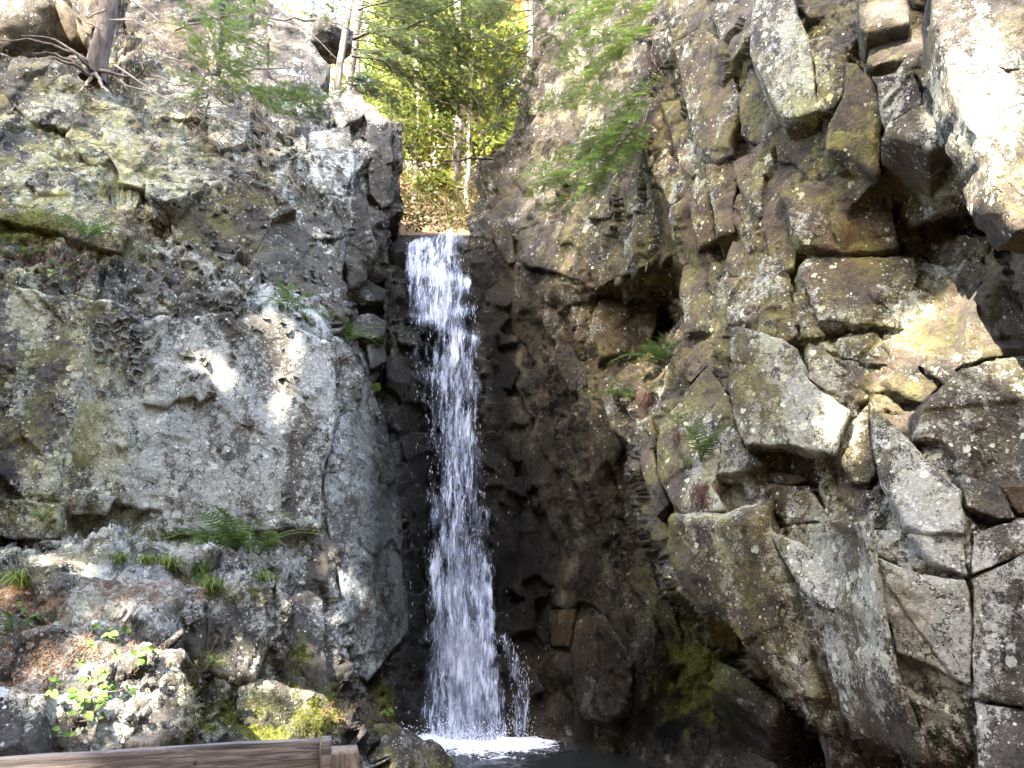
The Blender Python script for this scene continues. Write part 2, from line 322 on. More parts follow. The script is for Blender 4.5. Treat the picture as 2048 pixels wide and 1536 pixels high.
# regional tints of the rock, with chasm shade painted in: (x, y, radius x, radius y, value)
TINT = {
 'lich': [(1400,1250,120,100,.3),(330,900,450,450,.95),(720,1050,110,330,1.0),(600,560,140,160,.85),(300,1200,330,120,.95),(250,1400,330,150,.75),(600,760,120,260,.88),(250,300,330,220,.8),(650,300,150,180,.70),(100,800,200,400,.7),(1750,800,420,420,.55),(1900,1200,280,350,.95),(1700,1300,200,200,.7),(1620,1120,160,180,.72),(1450,950,160,220,.68),(1600,750,150,170,.85),(1570,110,90,140,.9),(1830,230,130,140,.55),(1980,200,130,260,.8),(1400,1100,140,120,.5),(1200,450,190,220,.40),(1380,330,80,130,.5),(1500,560,90,130,.6),(1230,650,120,110,.45)],
 'yel': [(1500,500,500,600,.62),(100,780,130,380,.95),(200,330,330,240,.9),(380,400,170,170,.7),(1330,300,170,260,.62),(1480,300,120,330,.72),(1640,250,120,240,.95),(1420,1150,160,200,.6),(1450,650,120,260,.6),(1650,480,260,160,.5),(1360,950,90,330,.72),(1480,1100,150,140,.45),(1850,540,260,90,.3),(1150,700,150,250,.3),(450,1420,140,110,.6),(1900,900,220,260,.22),(1350,1150,120,200,.6)],
 'wet_shade': [(1060,1150,120,420,1.0),(770,1000,60,520,.9),(1060,650,60,300,.8),(960,560,60,140,.9),(1230,1330,130,200,.95),(1330,1460,180,120,1.0),(1400,1430,150,110,.9),(1000,800,60,500,1.0),(1110,900,90,330,.9),(1190,1150,100,320,.9),(1300,1350,150,150,.85),(1040,1050,95,520,1.0),(1140,1180,110,260,.65),(880,1000,190,900,1.0),(1010,1150,120,420,1.0),(800,640,50,130,.75),(1180,1380,170,200,.8),(1020,650,60,260,.7),(960,450,45,60,.7),(1350,1480,220,120,.55),(750,1490,50,60,.3)],
 'blue': [(420,880,300,400,.28),(300,1200,350,150,.12),(730,1000,130,380,1.0),(600,560,150,180,.9),(520,760,200,200,.45),(650,300,180,200,.6),(450,1080,200,120,.25),(1570,120,80,150,.4),(350,1200,300,120,.1)],
 'rust': [(1500,500,450,500,.55),(1700,1250,350,250,.45),(1200,800,200,400,.5),(1400,420,150,330,.7),(1300,640,170,160,.8),(1180,680,150,210,.8),(1150,1250,140,220,.65),(1700,480,350,120,.8),(1560,1000,130,100,.7),(1780,1120,160,180,.35),(1860,700,120,120,.25),(300,1000,180,110,.3),(1650,1350,200,140,.5),(230,90,200,90,.5),(620,780,70,150,.25)],
 'moss': [(520,1430,150,80,.95),(640,1425,60,75,.9),(600,1320,40,90,.6),(320,1075,70,25,.6),(1400,1340,130,170,.8),(1250,1000,60,200,.25),(60,455,110,45,.95),(780,1400,40,60,.7),(1300,1180,60,110,.5),(480,1180,90,40,.35),(1640,270,50,120,.25),(1500,1480,120,80,.35)],
}
def tints(px, py, over=None):
    r = {}
    for k, bl in TINT.items():
        v = np.zeros(np.shape(px))
        for x, y, rx, ry, a in bl:
            v = np.maximum(v, a * np.exp(-(((px - x) / rx) ** 2 + ((py - y) / ry) ** 2) * .9))
        r[k] = v
    r['lich'] = np.maximum(r['lich'], .34)
    for k, v in (over or {}).items(): r[k] = np.clip(r[k] * .35 + v, 0, 1)
    return {'maska': np.stack([r['lich'], r['yel'], r['wet_shade']], -1), 'maskb': np.stack([r['blue'], r['rust'], r['moss']], -1)}

def rock_disp(p, side):
    """metres outwards"""
    if side == 'L': M1 = S((.55, .5, .75)) @ rotm(R_(-14), R_(10)); M2 = S((.15, .14, .26)) @ rotm(R_(10), R_(25)); k1, k2 = .06, .04
    elif side == 'R': M1 = S((.24, .5, 1.9)) @ rotm(R_(14), R_(-20)); M2 = S((.085, .16, .5)) @ rotm(R_(13), R_(-25)); k1, k2 = .055, .03
    else: M1 = S((.5, .4, .4)) @ rotm(R_(8)); M2 = S((.2, .2, .14)) @ rotm(R_(-8)); k1, k2 = .12, .06
    w = np.stack([fbm(p, 1.3, 3, 5), fbm(p, 1.3, 3, 6), fbm(p, 1.3, 3, 7)], -1)
    q = p + w * .035
    o1, t1, g1 = blocks(q, M1, 3); o2, t2, g2 = blocks(q, M2, 40)
    rough_area = np.clip(.32 + 1.2 * fbm(p, .6, 3, 91), .05, 1.2)
    d = k1 * (.6 * o1 + 1.5 * t1) + rough_area * k2 * (.7 * o2 + 1.9 * t2)
    d -= .014 * np.exp(-(g1 / .03) ** 2) + .006 * rough_area * np.exp(-(g2 / .05) ** 2)
    qa = p * np.array([1.0, 1.0, .55]); te = fbm(qa, 1.5, 4, 201, .55) * 3.2; te2 = fbm(qa + 9.1, 4.5, 3, 207, .55) * 2.6
    d = d + (.034 if side == 'L' else .010) * np.floor(te) + .012 * np.floor(te2) * np.clip(.5 + fbm(p, .8, 2, 211), 0, 1)
    M3 = S((.05, .05, .085)) @ rotm(R_(12), R_(15)); o3, t3, g3 = blocks(q, M3, 77)
    return d + .022 * fbm(p, 2.2, 3, 20) + (.012 if side == 'L' else .009) * (o3 + 1.6 * t3) * np.clip(.6 + fbm(p, 1.5, 2, 29), .15, 1.3)

def sheet(name, PX, PY, Yf, side, wrap_cols=0, wrap_left=0, wrap_top=0, colw=(-.3, 1, 0), rowh=(0, 1, .2), amp=None):
    nr, nc = PX.shape
    Y = Yf(PX, PY); V = at(PX, PY, Y)
    tu = np.gradient(V, axis=1); tv = np.gradient(V, axis=0); N = np.cross(tv, tu); N /= np.linalg.norm(N, axis=-1)[..., None] + 1e-9
    N = np.where((N[..., 1:2] > 0), -N, N)
    d = rock_disp(V.reshape(-1, 3), side).reshape(nr, nc)
    if amp is not None: d = d * amp(PX, PY)
    V = V + N * d[..., None]
    PXa, PYa = PX, PY
    def ext(V, A, B, axis, end, n, dv, step):
        dv = np.array(dv, float); dv /= np.linalg.norm(dv)
        ref = V[:, -1:] if (axis, end) == (1, 1) else V[:, :1] if (axis, end) == (1, 0) else V[:1]
        a = A[:, -1:] if (axis, end) == (1, 1) else A[:, :1] if (axis, end) == (1, 0) else A[:1]
        b = B[:, -1:] if (axis, end) == (1, 1) else B[:, :1] if (axis, end) == (1, 0) else B[:1]
        ks = (np.arange(1, n + 1) * step) ** 1.15
        sh = (1, n, 1) if axis == 1 else (n, 1, 1)
        E = ref + dv * ks.reshape(sh)
        E = E + (.16 * np.minimum(ks, 1.0)).reshape(sh) * np.stack([fbm(E, 1.7, 3, 71), 0 * E[..., 0], fbm(E, 1.7, 3, 72)], -1)
        a = np.broadcast_to(a, E.shape[:2]); b = np.broadcast_to(b, E.shape[:2])
        if end == 0:
            E = E[:, ::-1] if axis == 1 else E[::-1]; return np.concatenate([E, V], axis), np.concatenate([a, A], axis), np.concatenate([b, B], axis)
        return np.concatenate([V, E], axis), np.concatenate([A, a], axis), np.concatenate([B, b], axis)
    if wrap_cols: V, PXa, PYa = ext(V, PXa, PYa, 1, 1, wrap_cols, colw, .07)
    if wrap_left: V, PXa, PYa = ext(V, PXa, PYa, 1, 0, wrap_left, colw, .07)
    if wrap_top: V, PXa, PYa = ext(V, PXa, PYa, 0, 0, wrap_top, rowh, .09)
    nr, nc = V.shape[:2]
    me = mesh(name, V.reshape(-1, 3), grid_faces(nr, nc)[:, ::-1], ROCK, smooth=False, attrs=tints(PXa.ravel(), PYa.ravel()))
    return obj(name, me, kind='structure')

I = np.interp
# left cliff
topx = [-1200, 0, 120, 225, 250, 300, 520, 560, 600, 645, 690, 720, 770, 798, 830]; topy = [95, 105, 118, 122, 20, -190, -190, 5, 35, 95, 196, 208, 215, 242, 250]
edy = [-400, 240, 320, 420, 450, 500, 560, 720, 780, 830, 950, 1100, 1265, 1330, 1400, 1490, 1560, 1900]; edx = [800, 798, 800, 802, 786, 778, 772, 772, 758, 775, 800, 811, 818, 785, 768, 802, 860, 1000]
u = np.linspace(0, 1, 440)[None]; v = np.linspace(0, 1, 640)[:, None]
u = 1 - (1 - u) ** 1.25; px0 = -1050 + (820 + 1050) * u + 0 * v
py = I(px0, topx, topy); py = py + (1850 - py) * v
px = -1050 + (I(py, edy, edx) + 1050) * u
cliffL = sheet('cliff_left', px, py, fL, 'L', wrap_cols=26, wrap_top=24, colw=(-.36, 1, 0), rowh=(-.42, 1, .22),
               amp=lambda X, Y: 1 - .55 * np.exp(-(((X - 430) / 220) ** 2 + ((Y - 880) / 200) ** 2)))
# right cliff
ety = [-300, 0, 60, 150, 230, 280, 315, 350, 375, 400, 440, 480, 560, 1000, 1900]; etx = [1062, 1060, 1058, 1044, 1036, 1022, 962, 945, 952, 965, 932, 938, 945, 945, 945]
u = np.linspace(0, 1, 560)[None]; v = np.linspace(0, 1, 680)[:, None]
py = -260 + (1850 + 260) * v + 0 * u
ex = I(py, ety, etx); px = ex + (3300 - ex) * u ** 1.35
cliffR = sheet('cliff_right', px, py, fR, 'R', wrap_left=24, wrap_top=20, colw=(.22, 1, 0), rowh=(.3, 1, .25))
# rock behind the water
py = 470 + (1640 - 470) * v[::2] + 0 * u[:, :180]; px = 690 + (1130 - 690) * np.linspace(0, 1, 180)[None] + 0 * py
cliffB = sheet('cliff_back', px, py, fB, 'B', wrap_top=14, rowh=(0, 1, .08), amp=lambda X, Y: np.clip((Y - 455) / 80, .25, 1))

# ---------------------------------------------------------------- slabs and blocks that stand proud of the cliffs
def slab(poly, f, side, parent, proud=.16, tx=0, tz=0, thick=.5, over=None, name='rock_slab', org=(0, 0, 1), rnd=.009, sp=4.2, rough=1.0, seed=0, jag=1.0, flat=.8, deep=False):
    q = np.array(poly, float) * org[2] + np.array(org[:2]); proud = proud * (.72 if side == 'L' else .95 if deep else .55); thick = thick * 1.4
    r = np.random.default_rng(int(abs(q.sum()) * 7) % 99991 + seed)
    # ragged outline
    B = []
    for a, b in zip(q, np.roll(q, -1, 0)):
        n = max(1, int(np.hypot(*(b - a)) / 9)); d = (b - a) / n; nn = np.array([-d[1], d[0]]) / (np.hypot(*d) + 1e-9)
        o = 0
        for k in range(n):
            o = o * .72 + r.normal(0, 1.15) * jag if k else 0
            B.append(a + d * k + nn * o * min(1, (n - k) / 2))
    B = np.array(B); c = q.mean(0)
    # plane through the base surface below the outline
    s = np.array([(x, y) for x in np.linspace(q[:, 0].min(), q[:, 0].max(), 9) for y in np.linspace(q[:, 1].min(), q[:, 1].max(), 9)])
    s = np.concatenate([q, (q + c) / 2, [c]])
    w = at(s[:, 0], s[:, 1], f(s[:, 0], s[:, 1])); m = w.mean(0)
    G = np.linalg.lstsq(np.c_[np.ones(len(w)), w[:, 0] - m[0], w[:, 2] - m[2]], w[:, 1], rcond=None)[0]
    gx = float(np.clip(G[1] * flat, -1.1, 1.1)) + tx; gz = float(np.clip(G[2] * flat, -.7, .9)) + tz; y0 = G[0] - proud
    def plane(P):
        dx, dy, dz = ray(P[:, 0], P[:, 1]); t = (y0 - gx * m[0] + gz * (CAMZ - m[2])) / (dy - gx * dx - gz * dz)
        return np.stack([dx * t, dy * t, dz * t + CAMZ], -1)
    W3 = plane(B)
    for _ in range(8):          # keep the face from running away along a grazing sight line
        if np.isfinite(W3).all() and W3[:, 1].min() > 1.5 and W3[:, 1].max() - W3[:, 1].min() < 1.6: break
        gx *= .7; gz *= .7; W3 = plane(B)
    n = np.array([gx, -1, gz]); n /= np.linalg.norm(n)
    e1 = np.cross(n, [0, 0, 1.]); e1 /= np.linalg.norm(e1); e2 = np.cross(e1, n); o3 = W3.mean(0)
    b2 = np.c_[(W3 - o3) @ e1, (W3 - o3) @ e2]
    h = sp * o3[1] / FPX
    lo, hi = b2.min(0), b2.max(0)
    gxs, gys = np.meshgrid(np.arange(lo[0], hi[0], h), np.arange(lo[1], hi[1], h)); I2 = np.c_[gxs.ravel(), gys.ravel()]; I2 = I2 + r.uniform(-.3, .3, I2.shape) * h
    A, Bn = b2, np.roll(b2, -1, 0)
    ins = np.zeros(len(I2), bool)
    for k in range(len(A)):
        cy = (A[k, 1] > I2[:, 1]) != (Bn[k, 1] > I2[:, 1])
        xi = (Bn[k, 0] - A[k, 0]) * (I2[:, 1] - A[k, 1]) / (Bn[k, 1] - A[k, 1] + 1e-12) + A[k, 0]
        ins ^= cy & (I2[:, 0] < xi)
    I2 = I2[ins]
    def bdist(p):
        ab = Bn - A; t = np.clip(((p[:, None] - A) * ab).sum(-1) / ((ab * ab).sum(-1) + 1e-12), 0, 1)
        return np.linalg.norm(p[:, None] - (A + ab * t[..., None]), axis=-1).min(1)
    D = bdist(I2) if len(I2) else np.zeros(0); I2 = I2[D > h * .5]; D = D[D > h * .5]
    nb = len(b2); pts = [Vector(x) for x in np.concatenate([b2, I2])]
    res = mgeo.delaunay_2d_cdt(pts, [(k, (k + 1) % nb) for k in range(nb)], [], 1, 1e-6)
    v2 = np.array([tuple(x) for x in res[0]]); tri = np.array([f_ for f_ in res[2] if len(f_) == 3], int)
    if len(tri) == 0: return None
    oi = res[3]
    D = np.zeros(len(v2)); D = bdist(v2)
    F3 = o3 + v2[:, :1] * e1 + v2[:, 1:] * e2
    ob, tb, gb = blocks(F3, S((.5, .5, .8)) @ rotm(R_(20 if side == 'R' else -10), R_(15)), 130); oc, tc, gc = blocks(F3, S((.07, .07, .11)) @ rotm(R_(20)), 140)
    d = rough * ((.28 if side == 'L' else .07) * rock_disp(F3, side) + (.010 * ob + (.055 if side == 'L' else .035) * tb) + .008 * (oc + 1.6 * tc) * np.clip(.5 + fbm(F3, 1.6, 2, 66), .1, 1.2)) + .008 * fbm(F3, 7, 3, 61)
    ed = rnd * (1 + .8 * fbm(F3, 5, 2, 8)); d = d * np.clip(D / .03, .4, 1) - ed * np.exp(-D / .022) * 1.2
    T3 = F3 + n * d[:, None]
    # orientation
    ta = tri; cr = np.cross(T3[ta[:, 1]] - T3[ta[:, 0]], T3[ta[:, 2]] - T3[ta[:, 0]]) @ n
    tri = np.where((cr > 0)[:, None], ta, ta[:, ::-1])
    # sides from the boundary edges
    e = np.concatenate([tri[:, [0, 1]], tri[:, [1, 2]], tri[:, [2, 0]]]); key = np.sort(e, 1); _, ix, ct = np.unique(key, axis=0, return_index=True, return_counts=True)
    be = e[ix[ct == 1]]; bv = np.unique(be); mp = -np.ones(len(T3), int)
    dirb = -n * .55 + np.array([0, 1, 0]) * .45; dirb /= np.linalg.norm(dirb)
    Vs = [T3]; Fq = []; prev = np.arange(len(T3)); off = len(T3)
    for k, fr in enumerate((.08, .3, .65, 1.0)):
        rb = T3[bv] + dirb * thick * fr; cc = rb.mean(0)
        rb = rb + (fbm(rb, 4, 3, 50)[:, None] * n * .02) + (cc - rb) * (-.015 + .05 * fr) + np.stack([fbm(rb, 6, 3, 51), 0 * rb[:, 0], fbm(rb, 6, 3, 52)], -1) * .025
        cur = prev.copy(); cur[bv] = off + np.arange(len(bv)); off += len(bv)
        Vs.append(rb); Fq.append(np.stack([be[:, 1] * 0 + prev[be[:, 1]], prev[be[:, 0]], cur[be[:, 0]], cur[be[:, 1]]], -1)); prev = cur
    V = np.concatenate(Vs); ppx, ppy = proj(V)
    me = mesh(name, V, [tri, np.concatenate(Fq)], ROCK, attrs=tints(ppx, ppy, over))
    return obj(name, me, parent)

K3 = (1200, 0, .41406); K6 = (1200, 560, .41406); K9 = (1300, 900, .41406); K4 = (0, 500, .41545); K7 = (0, 1000, .41504); K1 = (0, 0, .34180); K2 = (600, 0, .34180); K5 = (650, 420, .36621)
LS = [  # origin, outline, options
 (K3, [(340,210),(500,130),(570,190),(650,400),(660,560),(620,690),(640,740),(560,770),(490,740),(440,620),(400,400)], dict(deep=True, proud=.30, tx=-.35, over={'rust': .35, 'yel': .2})),
 (K3, [(330,-120),(470,-120),(520,30),(560,180),(500,120),(350,200),(310,60)], dict(proud=.32, tx=-.3, over={'yel': .35})),
 (K3, [(520,20),(720,10),(740,60),(700,170),(620,215),(570,160)], dict(proud=.12, tz=-.25)),
 (K3, [(745,-150),(930,-150),(940,40),(970,100),(1000,200),(1030,330),(1040,530),(960,560),(900,570),(840,510),(790,400),(720,260),(730,140)], dict(deep=True, proud=.42, tz=-.08, thick=.6, rough=.3, over={'lich': .45, 'blue': .2})),
 (K3, [(1030,260),(1190,205),(1185,330),(1170,450),(1130,520),(1045,530)], dict(deep=True, proud=.22, tx=.25, over={'yel': .7})),
 (K3, [(950,20),(1170,0),(1190,40),(1130,75),(1010,90)], dict(proud=.2, tz=-.5)),
 (K3, [(1250,-130),(1470,-130),(1490,100),(1290,155),(1250,130)], dict(deep=True, proud=.38, tz=-.1, thick=.6)),
 (K3, [(1310,190),(1470,165),(1580,210),(1560,260),(1320,320),(1285,300)], dict(proud=.20, tz=.35, rough=.6)),
 (K3, [(1310,370),(1510,340),(1550,500),(1480,530),(1380,600),(1355,540),(1340,420)], dict(deep=True, proud=.30, tx=-.1, rough=.6)),
 (K3, [(1520,335),(1600,330),(1610,400),(1560,420)], dict(proud=.22)),
 (K3, [(1365,650),(1390,595),(1490,540),(1565,500),(1565,425),(1615,410),(1720,530),(1790,630),(1700,680),(1610,715),(1500,690)], dict(deep=True, proud=.42, tz=-.1, thick=.8, rough=.6)),
 (K3, [(1190,300),(1240,310),(1340,430),(1365,560),(1340,850),(1180,760),(1090,720),(1100,600),(1170,480)], dict(deep=True, proud=.36, tx=.15, tz=-.2, thick=.7, over={'yel': .55})),
 (K3, [(840,600),(1060,590),(1095,640),(1085,770),(1120,840),(960,790),(850,770)], dict(proud=.08, tz=-.2)),
 (K3, [(870,930),(900,860),(960,880),(1130,900),(1300,940),(1400,1000),(1450,1190),(1350,1210),(1180,1220),(980,1180),(950,1130)], dict(proud=.20, rough=.7)),
 (K3, [(1630,-150),(2120,-150),(2400,200),(2300,1090),(2048,1090),(1990,1020),(1900,900),(1880,720),(1800,620),(1700,400),(1640,200)], dict(proud=.62, thick=.25, jag=1.6, flat=1.0, rough=.6)),
 (K3, [(960,1290),(1000,1240),(1200,1240),(1520,1240),(1540,1330),(1500,1440),(1600,1500),(1560,1570),(1300,1560),(1060,1540),(1000,1400)], dict(proud=.22, rough=.7)),
 (K3, [(640,1170),(780,1080),(830,1310),(890,1330),(800,1345),(640,1330),(600,1260)], dict(proud=.22, over={'yel': .2})),
 (K3, [(610,1340),(830,1325),(820,1450),(770,1560),(610,1560)], dict(proud=.25)),
 (K3, [(840,1320),(900,1340),(940,1480),(970,1570),(790,1560),(830,1440)], dict(proud=.3)),
 (K3, [(510,790),(640,770),(680,840),(640,990),(650,1120),(560,1150),(540,1000)], dict(proud=.24)),
 (K3, [(640,780),(740,730),(790,820),(770,1050),(720,1000),(690,920)], dict(proud=.2, over={'yel': .4})),
 (K3, [(660,470),(720,330),(800,450),(830,600),(830,820),(770,700),(680,650)], dict(proud=.12, tx=-.3, over={'yel': .5, 'rust': .2})),
 (K3, [(780,1060),(850,930),(900,1080),(950,1180),(930,1290),(860,1310),(810,1200)], dict(proud=.3, tx=-.4, over={'yel': .4})),
 (K3, [(290,490),(380,480),(420,640),(490,780),(440,860),(380,800),(340,640)], dict(proud=.2, tx=-.3)),
 (K3, [(240,820),(300,720),(420,820),(435,960),(330,985)], dict(proud=.18, tx=-.2)),
 (K3, [(185,500),(270,470),(330,650),(300,720),(235,810),(200,680)], dict(proud=.2, tx=-.2)),
 (K3, [(440,880),(520,860),(540,1010),(560,1160),(470,1210),(440,1060)], dict(proud=.24, tx=-.3)),
 (K3, [(400,1290),(560,1170),(600,1250),(605,1400),(600,1600),(410,1610),(380,1380)], dict(proud=.32, tx=-.3, over={'rust': .3})),
 (K3, [(0,800),(100,860),(95,960),(40,1050),(-60,1050),(-70,850)], dict(proud=.15)),
 # centre right
 (K6, [(625,225),(870,280),(950,330),(1000,480),(1190,620),(1150,760),(1130,840),(940,800),(700,790),(650,700),(620,520),(640,400)], dict(deep=True, proud=.5, tz=-.02, thick=.6, rough=.25, flat=.6, over={'lich': .5, 'blue': .22})),
 (K6, [(640,100),(770,130),(770,250),(620,220),(610,165)], dict(proud=.28, over={'yel': .5})),
 (K6, [(775,130),(900,100),(960,250),(900,290),(775,250)], dict(proud=.30)),
 (K6, [(940,60),(1010,20),(1090,270),(1000,270),(960,180)], dict(proud=.2, tx=.4, over={'yel': .6})),
 (K6, [(1150,280),(1330,250),(1470,390),(1290,400),(1170,370)], dict(proud=.14)),
 (K6, [(1010,300),(1120,360),(1300,560),(1190,610),(1010,470)], dict(proud=.12, tx=.3)),
 (K6, [(1370,290),(1480,240),(1720,120),(1800,30),(1850,-10),(1850,100),(1790,200),(1740,400),(1650,500),(1560,590),(1420,520),(1380,470),(1450,410)], dict(proud=.12, flat=.45, thick=.3, rough=.4, over={'rust': .25})),
 (K6, [(1300,590),(1440,720),(1560,850),(1740,1010),(1760,1210),(1560,1210),(1470,1180),(1340,930),(1310,760)], dict(deep=True, proud=.26, tx=-.1, thick=.6, rough=.5)),
 (K6, [(1160,745),(1290,600),(1305,760),(1335,930),(1300,980),(1220,970),(1130,850)], dict(proud=.22, tx=.15, rough=.6)),
 (K6, [(1560,610),(1650,510),(1750,420),(2200,340),(2200,980),(1930,985),(1800,900),(1640,760),(1540,760)], dict(proud=.10, rough=.8, flat=.45, thick=.3)),
 (K6, [(1800,110),(1900,-10),(2200,-30),(2200,330),(1750,400)], dict(proud=.08, flat=.45, thick=.3)),
 (K6, [(570,940),(740,915),(960,945),(1010,965),(900,990),(740,960),(620,975)], dict(proud=.10, tz=-.2, over={'rust': .6})),
 (K6, [(720,800),(790,805),(800,905),(760,920)], dict(proud=.1)),
 (K6, [(800,990),(1000,990),(1110,1160),(900,1180),(790,1080)], dict(proud=.12, tz=-.2, over={'rust': .3})),
 (K6, [(280,700),(440,500),(520,420),(615,560),(650,720),(700,820),(790,905),(550,930),(540,1000),(600,1110),(400,1130),(330,1060),(270,930)], dict(deep=True, proud=.34, tx=-.25, thick=.7)),
 (K6, [(360,420),(470,300),(600,260),(620,420),(600,540),(515,410),(430,490)], dict(proud=.3, tx=-.2, over={'yel': .4})),
 (K6, [(400,40),(590,20),(600,160),(520,300),(420,270),(400,150)], dict(proud=.3, tx=-.2, over={'rust': .3})),
 (K6, [(180,700),(250,650),(270,930),(330,1080),(270,1140),(200,930)], dict(proud=.4, tx=-.2, over={'yel': .5})),
 (K6, [(0,90),(180,120),(290,70),(270,230),(200,360),(60,390),(-60,300)], dict(proud=.22, over={'lich': .25})),
 (K6, [(-50,560),(100,600),(150,760),(60,900),(-60,760)], dict(proud=.18)),
 # lower right
 (K9, [(60,320),(300,330),(500,280),(560,420),(640,560),(710,700),(770,960),(830,1190),(830,1250),(700,1220),(560,1110),(380,890),(230,790),(100,640),(50,470)], dict(deep=True, proud=.34, tx=-.2, tz=-.15, thick=.9, rnd=.10, over={'yel': .35})),
 (K9, [(570,390),(720,450),(900,560),(1080,700),(1130,880),(980,800),(800,740),(715,660)], dict(deep=True, proud=.22, tz=.1, rough=.6)),
 (K9, [(715,690),(840,780),(900,985),(830,1015),(770,930)], dict(proud=.28, rough=.6)),
 (K9, [(850,770),(1000,880),(1140,1000),(1170,1055),(1000,1055),(920,985)], dict(proud=.24, rough=.6)),
 (K9, [(820,345),(1050,345),(1060,600),(980,580),(890,480)], dict(proud=.02, tz=-.3, over={'rust': .4})),
 (K9, [(1075,385),(1235,395),(1300,590),(1090,505)], dict(proud=.10, tz=-.2, rough=.5)),
 (K9, [(1250,400),(1500,400),(1535,610),(1360,540)], dict(proud=.14, rough=.5)),
 (K9, [(1095,520),(1300,605),(1520,630),(1545,800),(1545,1150),(1340,1040),(1190,980),(1140,800),(1110,640)], dict(deep=True, proud=.22, tx=-.1, rough=.5)),
 (K9, [(835,1075),(935,1045),(1055,1360),(920,1300),(865,1180)], dict(proud=.2, rough=.6)),
 (K9, [(945,1065),(1180,1060),(1190,1185),(1120,1245),(1020,1235)], dict(proud=.22, rough=.6)),
 (K9, [(1030,1255),(1170,1260),(1210,1450),(1080,1380)], dict(proud=.2)),
 (K9, [(1052,340),(1082,350),(1140,760),(1215,1100),(1370,1530),(1320,1480),(1195,1200),(1120,800)], dict(deep=True, proud=.34, thick=.5, jag=.4, over={'yel': .2})),
 (K9, [(1555,625),(1700,560),(1850,480),(2100,450),(2100,1250),(1806,1250),(1560,1200)], dict(proud=.2, tx=-.15, rough=.7)),
 (K9, [(1565,1215),(1806,1262),(2100,1270),(2100,1700),(1590,1700)], dict(proud=.26, rough=.7)),
 (K9, [(1215,1150),(1360,1235),(1550,1300),(1555,1560),(1390,1560)], dict(proud=.18, rough=.7)),
 (K9, [(600,1340),(680,1235),(830,1265),(850,1450),(780,1550),(670,1560)], dict(proud=.4, rnd=.08, over={'yel': .3})),
 (K9, [(860,1310),(1060,1380),(1210,1460),(1340,1560),(1340,1680),(880,1660)], dict(proud=.16)),
 (K9, [(1690,170),(2050,165),(2050,270),(1770,310)], dict(proud=.05, tz=-.4, over={'rust': .6})),
 (K9, [(1520,110),(1690,180),(1770,325),(1690,330),(1530,260)], dict(proud=.2)),
 (K9, [(1560,400),(1780,330),(2050,300),(2050,440),(1700,540),(1560,600)], dict(proud=.16)),
 # chasm, right wall
 (K5, [(880,40),(1000,60),(1040,280),(1000,300),(930,180)], dict(proud=.16)),
 (K5, [(1060,120),(1280,60),(1480,180),(1500,300),(1380,380),(1260,330),(1080,300)], dict(proud=.2, over={'lich': .2})),
 (K5, [(1250,400),(1420,420),(1480,480),(1300,530),(1210,480)], dict(proud=.2, tz=-.5, over={'rust': .5})),
 (K5, [(1470,590),(1640,580),(1700,660),(1650,780),(1520,800),(1470,700)], dict(proud=.26, over={'lich': .25})),
 (K5, [(1250,740),(1300,700),(1420,860),(1430,960),(1340,1000),(1280,900)], dict(proud=.22, tx=-.2, over={'rust': .2})),
 (K5, [(1480,900),(1560,880),(1640,1020),(1700,1150),(1690,1290),(1560,1200),(1500,1010)], dict(proud=.2, tx=-.2)),
 (K5, [(930,760),(1060,860),(1010,980),(880,960),(840,840)], dict(proud=.2, over={'wet_shade': .7})),
 ((700,950,.39063), [(1150,730),(1260,720),(1400,900),(1430,1080),(1400,1240),(1310,1300),(1180,1270),(1130,1100),(1110,900)], dict(proud=.35, rnd=.1, over={'wet_shade': .5})),
 ((700,950,.39063), [(1010,700),(1150,690),(1120,880),(1030,870)], dict(proud=.16, over={'rust': .8})),
]
